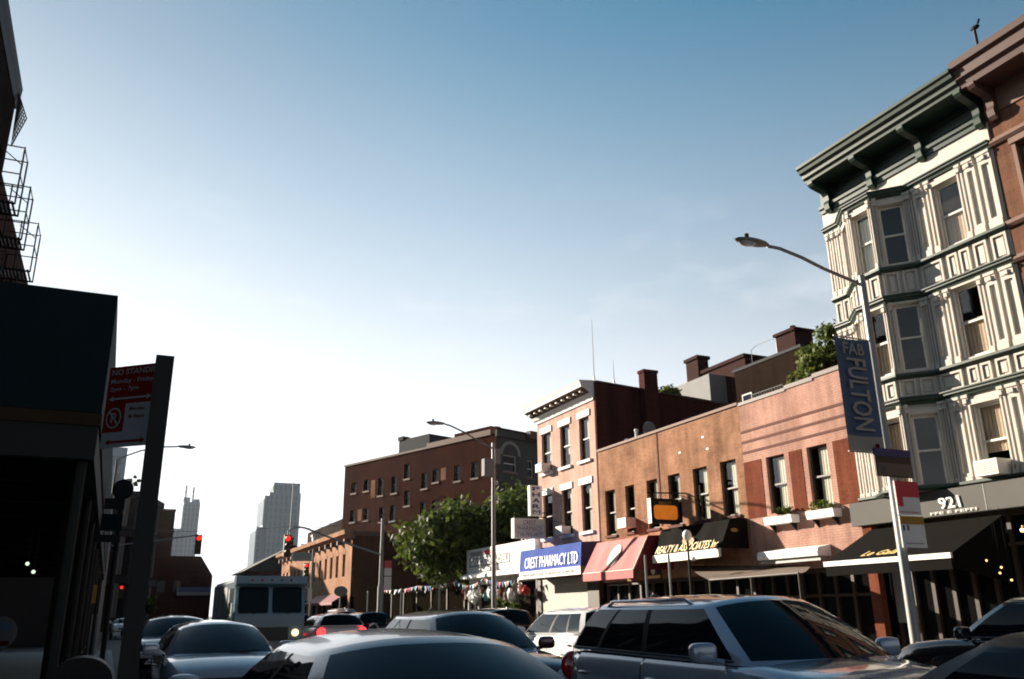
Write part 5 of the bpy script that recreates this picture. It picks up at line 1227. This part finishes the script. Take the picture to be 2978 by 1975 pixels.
for k, z in enumerate((3.76, 3.68, 3.61)): q.box(13.42, 13.9-.1*k, 11.719, 11.724, z-.012, z+.012)
q.box(13.4, 13.9, 11.719, 11.734, 3.27, 3.28); q.build('text_line', 'signred', so)
q = MB(); q.box(13.36, 13.99, 11.735, 11.76, 2.62, 3.2); s2 = q.build('plate_lower', 'signwhite', t)
q = MB(); q.box(13.361, 13.989, 11.725, 11.734, 3.05, 3.199); q.build('yellow_band', 'signyellow', s2)
q = MB(); q.box(13.42, 13.46, 11.725, 11.734, 2.93, 3.03); q.box(13.53, 13.57, 11.725, 11.734, 2.93, 3.03); q.box(13.45, 13.9, 11.725, 11.734, 2.69, 2.7); q.build('text_line', 'signink', s2)
# sign on the far signal pole etc.
def signal_head(parent_loc, label, s=1.0, lit='redlamp', group='traffic signals', name='traffic_signal'):
    x, y, z = parent_loc; t = thing(name, label, 'traffic light', parent_loc, group)
    q = MB(); q.box(x-.17*s, x+.17*s, y-.1*s, y+.12*s, z-.55*s, z+.52*s); q.build('housing', 'signal', t)
    for k, m_ in enumerate((lit, 'signal', 'signal')):
        zz = z+(.33-.34*k)*s
        q = MB(); q.tube([(x, y-.13*s, zz), (x, y-.1*s, zz)], .125*s, 14); q.build('lens', m_, t)
        q = MB()
        for a in range(20, 161, 20):
            c0, c1 = R(a), R(a+20)
            q.poly([(x+.14*s*math.cos(c0), y-.1*s, zz+.14*s*math.sin(c0)), (x+.14*s*math.cos(c1), y-.1*s, zz+.14*s*math.sin(c1)), (x+.14*s*math.cos(c1), y-.32*s, zz+.14*s*math.sin(c1)), (x+.14*s*math.cos(c0), y-.32*s, zz+.14*s*math.sin(c0))])
        q.build('visor', 'sigyellow', t, fix=False)
    return t
t = thing('signal_pole', 'signal mast pole with a bent guyed arm across the road', 'signal pole', (13.45, 47, .13))
q = MB(); q.tube([(13.45, 47, .13), (13.45, 47, 6.65)], [.13, .09], 10); q.build('pole', 'galv', t, smooth=True)
q = MB(); q.tube([(13.45, 47, 4.67), (10.91, 47, 5.41), (9.12, 47, 6.02), (8.6, 47, 6.05), (8.27, 47, 5.8), (8.26, 47, 5.62)], .05, 8); q.build('arm', 'galv', t, smooth=True)
q = MB(); q.tube([(13.45, 47, 6.5), (9.3, 47, 6.0)], .012, 5); q.build('guy_wire', 'black', t)
q = MB(); q.tube([(13.45, 47, 1.4), (13.45, 47, 3.0)], .16, 10); q.build('base_cover', 'galv', t, smooth=True)
signal_head((8.26, 47, 5.08), 'red traffic light hanging from the bent mast arm before the broad tower', 1.05)
t = thing('parking_sign', 'red topped white sign on the far signal mast pole', 'sign', (13.8, 46.9, 2.8))
q = MB(); q.box(13.6, 14.0, 46.86, 46.9, 3.55, 3.95); q.build('plate_middle', 'signwhite', t)
q = MB(); q.box(13.6, 14.0, 46.86, 46.9, 3.96, 4.36); q.build('plate_upper', 'signred', t)
q = MB(); q.box(13.6, 14.0, 46.86, 46.9, 2.78, 3.5); q.build('plate_lower', 'signwhite', t)
t = thing('signal_pole', 'plain grey signal post at the far corner of the cross street', 'signal pole', (12.6, 62, .0))
q = MB(); q.tube([(12.75, 62, 0), (12.75, 62, 6.0)], .08, 8); q.tube([(12.75, 62, 5.2), (12.2, 62, 5.2)], .03, 6); q.build('pole', 'galv', t)
q = MB(); q.box(11.3, 12.65, 61.9, 61.93, 5.15, 5.75); q.build('name_plate', 'grey', t)
signal_head((12.3, 62, 4.55), 'red traffic light on the far corner post under a grey name plate', .9)
t = thing('signal_pole', 'signal mast with an arm across the road on the left', 'signal pole', (-.2, 54.5, 0))
q = MB(); q.tube([(-.4, 54.5, 0), (-.4, 54.5, 6.5)], [.12, .08], 8); q.tube([(-.4, 54.5, 5.4), (2, 54.5, 5.75), (4.35, 54.5, 6.15)], .045, 6); q.build('pole', 'galv', t, smooth=True)
signal_head((4.4, 54.5, 5.6), 'red traffic light hanging over the road before the slender far tower', 1.05)
for (x, y, z), lab in (((-.45, 30, 3.35), 'red signal light low on the dark left pavement'), ((12.7, 100, 3.4), 'small red signal light far down the street before the canopy'), ((.75, 75, 3.45), 'small red signal light beside the columned building')):
    signal_head((x, y, z), lab, .9)
    q = thing('signal_pole', 'slim pole of the '+lab, 'signal pole', (x, y+.2, 0), 'slim signal poles'); p_ = MB(); p_.tube([(x, y+.2, 0), (x, y+.2, z+.6)], .06, 6); p_.build('pole', 'black', q)
t = thing('pedestrian_signal', 'yellow pedestrian signal showing an orange hand on the left pavement', 'pedestrian signal', (-.4, 22, 2.0))
q = MB(); q.box(-.58, -.28, 21.9, 22.1, 1.86, 2.25); q.build('housing', 'sigyellow', t)
q = MB(); q.ball((-.44, 21.89, 1.97), .07, .012, .09, 10, 6); q.build('hand_light', 'amberlamp', t, smooth=True)
q = MB(); q.tube([(-.25, 22.0, .13), (-.25, 22.0, 2.4)], .04, 6); q.build('pole', 'rust', t)
t = thing('overhead_wire', 'thin wire slung across the far junction', 'wire', (0, 54.6, 6.5))
q = MB(); q.tube([(-.4, 54.6, 6.4), (3, 54.6, 6.3), (7, 54.6, 6.5), (13.4, 47.1, 6.62)], .012, 4); q.build('strand', 'black', t)

# ------------------------------------------------------------------ cars
def lerp(a, b, f): return a+(b-a)*f
def smooth_interp(y, tab):
    if y <= tab[0][0]: return tab[0][1]
    for (a, va), (b_, vb) in zip(tab, tab[1:]):
        if y <= b_:
            f = (y-a)/(b_-a); f = f*f*(3-2*f); return va+(vb-va)*f
    return tab[-1][1]

def car(name, label, cat, group, pos, rotz, body, L=4.6, W=1.82, H=1.46, belt=.95, hood=.92, nose=.72, cowl=1.15, ws=.78,
        tail_run=.75, deck=.55, deckz=.98, wr=.58, suv=False, rails=False, lit=False, chmsl=False, headlit=False, bulge=.045, drop=.11):
    """nose towards local +Y. cowl: nose to windscreen foot; ws: run of the windscreen; deck: tail to rear window foot"""
    t = thing(name, label, cat, (pos[0], pos[1], 0.004), group, rotz)
    hw = W/2; yA0 = L/2-cowl; yA1 = yA0-ws; yD0 = -L/2+deck; yD1 = yD0+tail_run
    xb = hw-.07
    # ---- greenhouse: perimeter points (bottom xy, top xy, segment kind to the next point)
    half = []
    n = 6
    for k in range(n+1):
        s = k/n; bx = s*(xb-.07); tx = s*(wr-.05)
        half.append(((bx, yA0+.14*(1-s*s)), (tx, yA1+.10*(1-s*s)), 'ws' if k < n else 'p'))
    half.append(((xb-.01, yA0-.16), (wr-.005, yA1-.10), 'fs'))
    ymid = lerp(yA0, yD0, .47); yt = lerp(yA1, yD1, .42)
    for f in (.33, .66): half.append(((xb, lerp(yA0-.16, ymid, f)), (wr+.01, lerp(yA1-.10, yt, f)), 'fs'))
    half.append(((xb, ymid), (wr+.012, yt), 'p')); half.append(((xb, ymid-.09), (wr+.012, yt-.08), 'rs'))
    ye = yD0+(.75 if suv else .30); yet = yD1+(.62 if suv else .10)
    for f in (.5,): half.append(((xb, lerp(ymid-.09, ye, f)), (wr+.01, lerp(yt-.08, yet, f)), 'rs'))
    if suv:
        half.append(((xb, ye), (wr, yet), 'p')); half.append(((xb-.005, ye-.07), (wr-.005, yet-.06), 'qs'))
        half.append(((xb-.02, yD0+.16), (wr-.02, yD1+.14), 'p'))
    else:
        half.append(((xb-.01, ye), (wr-.01, yet), 'p'))
    half.append(((xb-.09, yD0+.02), (wr-.07, yD1+.02), 'rw'))
    m_ = 4
    for k in range(1, m_+1):
        s = 1-k/m_; half.append(((s*(xb-.09), yD0-.08*(1-s*s)), (s*(wr-.07), yD1-.05*(1-s*s)), 'rw'))
    bpill = [p for p, p0 in zip(half[1:], half) if p[2] == 'p' and p0[2] in ('fs', 'rs')][:2 if suv else 1]
    vs = [0, .07, .3, .55, .78, .91, 1.0]
    ztp = lambda p: H-.035-(drop-.035)*(abs(p[1][0])/wr)**2.4
    zt = H-drop
    def pt(p, v, side):
        (bx, by), (tx, ty), _ = p
        zb = lerp(belt, belt+.05, min(1, max(0, (yA0-by)/(yA0-yD0))))
        d = Vector((lerp(bx, tx, v)*side, lerp(by, ty, v)))
        c = Vector((0, (yA0+yD0)/2)); dirv = (d-c); dirv = Vector((dirv.x*1.6, dirv.y*.35)); 
        if dirv.length > 0: dirv.normalize()
        d += dirv*bulge*4*v*(1-v)*.6
        zz = lerp(zb, ztp(p), 1-(1-v)**1.12)
        return (d.x, d.y, zz)
    bodyB = MB(); glass = {}
    for side in (1, -1):
        for a, c in zip(half, half[1:]):
            k = a[2]
            for i in range(len(vs)-1):
                q = [pt(a, vs[i], side), pt(c, vs[i], side), pt(c, vs[i+1], side), pt(a, vs[i+1], side)]
                if k != 'p' and 1 <= i <= 4:
                    key = k if k in ('ws', 'rw') else (k, side)
                    glass.setdefault(key, MB()).poly(q)
                else: bodyB.poly(q, 2 if (a in bpill and 1 <= i <= 4) else 0)
    # roof cap
    cen = Vector((0, (yA1+yD1)/2)); loops = [1, .96, .88, .72, .5, .25]
    ring = [p for p in half]
    def rp(p, s, side):
        (tx, ty) = p[1]; d = cen+(Vector((tx*side, ty))-cen)*s
        return (d.x, d.y, ztp(p)+(H-ztp(p))*(1-s**2.1))
    for side in (1, -1):
        for a, c in zip(half, half[1:]):
            for s0, s1 in zip(loops, loops[1:]): bodyB.poly([rp(a, s0, side), rp(c, s0, side), rp(c, s1, side), rp(a, s1, side)])
            bodyB.poly([rp(a, .25, side), rp(c, .25, side), (cen.x, cen.y, H)])
    for side in (1, -1):
        q = MB(); q.tube([pt(p, .05, side) for p in half if p[2] in ('fs', 'rs', 'qs')]+[pt(half[-m_-2], .05, side)], .014, 5); q.build('window_trim', 'trimblack', t, smooth=True, local=True)
    q = MB(); q.ball((0, yD1+.25, H-.02), .03, .09, .05, 8, 6); q.build('antenna', 'trimblack', t, smooth=True, local=True)
    # ---- lower body
    ys = sorted({-L/2, -L/2+.06, -L/2+.2, -L/2+.45, yD0, yD0+.35, ymid-.06, ymid-.03, yA0-.25, yA0-.28, lerp(yD0+.35, ymid-.06, .5), lerp(ymid, yA0-.28, .5), yA0+.12, lerp(yA0, L/2, .45), L/2-.5, L/2-.25, L/2-.08, L/2})
    zs_tab = [(-L/2, deckz-.28 if not suv else belt-.1), (-L/2+.12, deckz-.03 if not suv else belt+.02), (yD0-.05, belt+.03), (yA0-.2, belt), (yA0+.16, belt-.005), (L/2-.45, hood-.04), (L/2-.06, nose), (L/2, nose-.12)]
    def gx(y):
        e = 1.0
        f = max(0, (abs(y)-(L/2-.8))/.8); e -= .20*f**2.4
        return e
    def ringp(y):
        zs = smooth_interp(y, zs_tab); g = gx(y); lo = .24
        fr = max(0, (abs(y)-(L/2-.1))/.1)*.06
        cr_ = .05 if y > yA0 else .02
        return [(g*(hw-.14), y, lo), (g*(hw-.03), y, lo+.13), (g*hw, y, lo+.36), (g*(hw-.004), y, zs-.20), (g*(hw-.025), y, zs-.07), (g*(hw-.075), y, zs-.008), (g*(hw-.2), y, zs+cr_*.35), (g*hw*.4, y, zs+cr_*.85), (0, y, zs+cr_)]
    doors = {}
    d1 = (ymid-.03, yA0-.25); d2 = (yD0+.35, ymid-.06)
    for side in (1, -1):
        for ya, yb in zip(ys, ys[1:]):
            A, B_ = ringp(ya), ringp(yb)
            for j in range(8):
                q = [(A[j][0]*side, A[j][1], A[j][2]), (B_[j][0]*side, B_[j][1], B_[j][2]), (B_[j+1][0]*side, B_[j+1][1], B_[j+1][2]), (A[j+1][0]*side, A[j+1][1], A[j+1][2])]
                ymd = (ya+yb)/2; key = None
                if 1 <= j <= 4:
                    if d1[0] < ymd < d1[1]: key = ('f', side)
                    elif d2[0] < ymd < d2[1]: key = ('r', side)
                if key: doors.setdefault(key, MB()).poly(q)
                elif 1 <= j <= 3 and yb-ya < .035: bodyB.poly(q, 1)
                else: bodyB.poly(q)
    for y in (-L/2, L/2):
        A = ringp(y); pts = [(p[0], p[1], p[2]) for p in A]+[(-p[0], p[1], p[2]) for p in A[::-1][1:]]
        bodyB.poly(pts)
    bodyB.build('body', [body, 'trimblack', 'rubber'], t, smooth=50, local=True)
    for k, g in glass.items():
        nm = 'windshield' if k == 'ws' else 'rear_window' if k == 'rw' else 'side_window'
        g.build(nm, 'carglass', t, smooth=50, local=True)
    for (fr, side), g in doors.items():
        do = g.build('door', body, t, smooth=50, local=True)
        y0 = d1[0] if fr == 'f' else d2[0]
        h_ = MB(); h_.ball((side*(hw+.012), y0+.2, belt-.17), .022, .10, .02, 10, 6); h_.build('handle', 'rim' if suv else body, do, smooth=True, local=True)
    # ---- fittings
    for side in (1, -1):
        q = MB(); q.rball((side*(hw+.12), yA0-.33, belt+.10), .125, .065, .085, .55); q.tube([(side*(hw-.06), yA0-.30, belt+.02), (side*(hw+.08), yA0-.33, belt+.05)], .03, 6); q.build('mirror', body, t, smooth=True, local=True)
        q = MB(); q.ball((side*(hw*.68), L/2-.10, nose-.05), .23, .14, .085, 14, 8); q.build('headlight', 'headlit' if headlit else 'headlight', t, smooth=True, local=True)
        q = MB(); q.ball((side*(hw*.78), -L/2+.04, (belt if suv else deckz)-.14), .15, .10, .16 if suv else .09, 12, 8); q.build('tail_light', 'taillit' if lit else 'tail', t, smooth=True, local=True)
        for y in (L/2-.9, -L/2+.95):
            w_ = MB(); w_.tube([(side*(hw-.20), y, .33), (side*(hw+.005), y, .33)], .33, 20); wo = w_.build('wheel', 'tyre', t, smooth=30, local=True)
            w_ = MB(); w_.tube([(side*(hw+.005), y, .33), (side*(hw+.02), y, .33)], [.22, .18], 14); w_.build('rim', 'rim', wo, local=True)
        if rails:
            q = MB(); q.tube([(side*(wr-.03), yA1-.25, zt-.01), (side*(wr-.03), yA1-.40, zt+.055), (side*(wr-.03), yD1+.35, zt+.055), (side*(wr-.03), yD1+.2, zt-.01)], .018, 6); q.build('roof_rail', 'rim' if body is P_BLACK else body, t, smooth=True, local=True)
        q = MB(); x0 = side*.05-.05; q.tube([(x0+.12, yA0+.13, belt+.02), (x0-.42, yA0+.05, belt+.065)], .010, 5); q.build('wiper', 'trimblack', t, local=True)
    q = MB(); q.box(-hw*.42, hw*.42, L/2-.02, L/2+.012, nose-.17, nose-.03); q.build('grille', 'trimblack', t, local=True)
    q = MB(); q.box(-hw*.78, hw*.78, L/2-.12, L/2+.05, .28, .50); q.build('bumper', body, t, local=True)
    q = MB(); q.box(-hw*.78, hw*.78, -L/2-.05, -L/2+.1, .30, .55); q.build('bumper', body, t, local=True)
    q = MB(); q.box(-.26, .26, -L/2-.015, -L/2+.01, .68, .82); q.build('number_plate', 'offwhite', t, local=True)
    if chmsl:
        q = MB(); q.box(-.16, .16, yD1-.03, yD1+.05, H-.10, H-.055); q.build('brake_light', 'taillit', t, local=True)
    return t
ON = 'oncoming cars in the near lanes'; AW = 'cars queueing away in the far lanes'; PK = 'cars parked at the far kerb'
PI = math.pi
SED = dict(L=4.7, W=1.82, H=1.45, belt=.97, hood=.95, nose=.72, cowl=1.15, ws=.82, tail_run=.75, deck=.65, deckz=1.02, wr=.57)
SUV = dict(L=4.6, W=1.88, H=1.70, belt=1.10, hood=1.06, nose=.82, cowl=1.2, ws=.75, tail_run=.32, deck=.12, deckz=1.05, wr=.62, suv=True)
def put(nose_y, L): return nose_y+L/2       # oncoming: nose at the lower Y
car('sedan_car', 'dark glossy sedan nearest the camera by the sign pole seen over its windshield', 'car', ON, (1.63, put(2.78, 4.7)), PI, P_DARK, **dict(SED, drop=.10, H=1.46))
car('suv_car', 'silver sport utility car in the right foreground with dark side windows', 'car', ON, (5.66, put(4.72, 4.5)), PI, P_SILVER, **dict(SUV, L=4.5, H=1.70, ws=.78, wr=.63, rails=True))
car('hatchback_car', 'dark maroon crossover behind the dark sedan, sky mirrored in its side windows', 'car', ON, (4.93, put(10.35, 4.5)), PI, P_MAROON, **dict(SUV, L=4.5, W=1.80, H=1.60, ws=.85, belt=1.02, hood=1.0, wr=.58))
car('sedan_car', 'black sedan cut by the lower right frame edge before the silver car', 'car', ON, (5.05, put(.0, 4.5)), PI, P_DEEP, **dict(SED, L=4.5, H=1.44, belt=.95, deckz=1.05, deck=.38, tail_run=.62, wr=.62))
car('minivan_car', 'silver car facing the camera behind the dark sedan on the left', 'car', ON, (1.68, put(13.35, 4.6)), PI, P_LIGHT, **dict(SUV, H=1.49, belt=.97, hood=.95, nose=.75, cowl=1.1, ws=.95, wr=.58, W=1.8))
car('sedan_car', 'dark car in the shade behind the silver car on the left', 'car', ON, (1.5, put(20.5, 4.6)), PI, P_NAVY, **dict(SUV, H=1.58))
car('hatchback_car', 'small white car far off in the shade left of the sign pole', 'car', ON, (1.2, put(72, 4.4)), PI, P_WHITE, **dict(SUV, L=4.4, H=1.5, W=1.75))
# going away
car('hatchback_car', 'brightly sunlit white hatchback going away beside the silver car', 'car', AW, (10.2, 19.0), 0, P_WHITE, **dict(SUV, L=4.4, H=1.64, belt=1.03))
car('suv_car', 'black car going away ahead of the bright white hatchback', 'car', AW, (11.0, 26.2), 0, P_BLACK, **dict(SUV, H=1.68))
car('hatchback_car', 'white hatchback with red tail lamps stopped behind the white truck', 'car', AW, (7.55, 33.2), 0, P_WHITE, **dict(SUV, L=4.4, H=1.6, lit=True))
car('suv_car', 'black car with lit red tail lamps under the far signal mast', 'car', AW, (10.45, 39.2), 0, P_BLACK, **dict(SUV, H=1.66, lit=True, chmsl=True))
car('sedan_car', 'silver car with a lit brake lamp farthest ahead beside the truck', 'car', AW, (8.7, 47.5), 0, P_SILVER, **dict(SUV, H=1.66, lit=True, chmsl=True))
car('suv_car', 'silver car ahead of the black one with lit tail lamps', 'car', AW, (11.6, 48.5), 0, P_SILVER, **dict(SUV, H=1.75))
car('hatchback_car', 'white topped car farthest off before the hoarding', 'car', AW, (14.0-.9, 55.0), 0, P_WHITE, **dict(SUV, H=1.9))
# parked
car('suv_car', 'black sport utility car with bright roof rails parked at the right', 'car', PK, (12.0, 8.0), 0, P_BLACK, **dict(SUV, L=4.9, H=1.72, rails=True, cowl=1.3, W=1.9))
car('sedan_car', 'dark red car parked at the far kerb beside the white hatchback', 'car', PK, (12.25, 20.0), 0, P_MAROON, **SED)

# ------------------------------------------------------------------ white step truck
t = thing('step_truck', 'tall white step truck facing the camera with two dark windshields', 'truck', (4.87, 33, 0.004))
X0, X1, YN, YT = 3.72, 6.02, 30.0, 36.6
q = MB(); q.prism([(X0, YN+.5, .55), (X0, YN+.5, 1.5), (X0, YN+.5, 2.62), (X0+.1, YN+.5, 2.74), (X1-.1, YN+.5, 2.74), (X1, YN+.5, 2.62), (X1, YN+.5, .55)], (0, YT-YN-.5, 0)); q.build('body', P_TRUCK, t)
q = MB(); q.prism([(X0+.02, YN, .6), (X0+.02, YN, 1.55), (X0+.02, YN+.25, 2.5), (X0+.02, YN+.502, 2.5), (X0+.02, YN+.502, .6)], (X1-X0-.04, 0, 0)); q.build('cab_front', P_TRUCK, t)
q = MB(); q.prism([(X0-.01, YN+.03, 2.5), (X0-.01, YN-.04, 2.56), (X0-.01, YN+.0, 2.8), (X0-.01, YN+.52, 2.8), (X0-.01, YN+.52, 2.5)], (X1-X0+.02, 0, 0)); vo = q.build('visor', P_TRUCK, t)
for k in range(5):
    q = MB(); q.ball((X0+.5+k*.32, YN-.05, 2.67), .05, .03, .03, 8, 6); q.build('marker_lamp', 'tail', vo, smooth=True, local=False)
xm = (X0+X1)/2
for a, c in ((X0+.12, xm-.06), (xm+.06, X1-.12)):
    q = MB(); f0 = lambda z: YN-.012+.25*(z-1.55)/.95
    q.poly([(a+.04, f0(1.62), 1.62), (c-.04, f0(1.62), 1.62), (c, f0(1.68), 1.68), (c, f0(2.38), 2.38), (c-.05, f0(2.45), 2.45), (a+.05, f0(2.45), 2.45), (a, f0(2.38), 2.38), (a, f0(1.68), 1.68)]); q.build('windshield', 'carglass', t, fix=False)
    q = MB(); q.tube([((a+c)/2, f0(1.6)-.02, 1.6), ((a+c)/2+.4, f0(1.75)-.02, 1.78)], .012, 5); q.build('wiper', 'trimblack', t)
q = MB(); q.box(xm-.62, xm+.62, YN-.02, YN, .75, 1.18); q.build('grille', 'trimblack', t)
for x in (X0+.3, X1-.3):
    q = MB(); q.tube([(x, YN-.05, 1.0), (x, YN, 1.0)], .11, 14); q.build('headlight', 'headlit' if x > xm else 'headlight', t)
q = MB(); q.box(X0, X1, YN-.12, YN-.02, .45, .68); q.build('bumper', 'galv', t)
for x, s in ((X0, -1), (X1, 1)):
    q = MB(); q.box(x+s*.12-.07, x+s*.12+.07, YN+.0, YN+.06, 1.95, 2.4); q.tube([(x, YN+.2, 2.45), (x+s*.14, YN+.03, 2.35)], .02, 6); q.tube([(x, YN+.2, 1.9), (x+s*.14, YN+.03, 2.0)], .02, 6); q.build('mirror', 'white', t)
    for y in (YN+1.2, YT-1.4):
        w_ = MB(); w_.tube([(x-s*.28, y, .42), (x+s*.01, y, .42)], .42, 18); wo = w_.build('wheel', 'tyre', t, smooth=30)
        w_ = MB(); w_.tube([(x+s*.01, y, .42), (x+s*.03, y, .42)], .24, 12); w_.build('rim', 'rim', wo)
q = MB(); q.box(X0-.014, X0, YN+.75, YN+1.6, .8, 2.4); do = q.build('door', 'white', t)
q = MB(); q.box(X0-.022, X0-.014, YN+.85, YN+1.5, 1.6, 2.3); q.build('door_window', 'carglass', do)
for y in (YN+2.6, YN+4.0, YN+5.4):
    q = MB(); q.box(X0-.012, X0, y-.5, y+.5, .9, 2.5); q.build('side_panel', 'stucco', t)
q = MB(); q.box(X0+.5, X1-.5, YN+2.5, YN+4.5, 2.74, 2.9); q.build('roof_hatch', 'grey', t)

# ------------------------------------------------------------------ summer haze
hm = bpy.data.materials.new('haze'); hm.use_nodes = True; ht = hm.node_tree
ht.nodes.remove(ht.nodes['Principled BSDF'])
pv = ht.nodes.new('ShaderNodeVolumePrincipled'); pv.inputs['Color'].default_value = (.93, .95, 1.0, 1); pv.inputs['Density'].default_value = 0.00007; pv.inputs['Anisotropy'].default_value = 0.3
ht.links.new(pv.outputs['Volume'], ht.nodes['Material Output'].inputs['Volume'])
q = MB(); q.box(-420, 420, -120, 760, -1.2, 92)
M['haze'] = hm
tag(q.build('haze', 'haze', None, origin=(0, 0, 0)), kind='stuff')
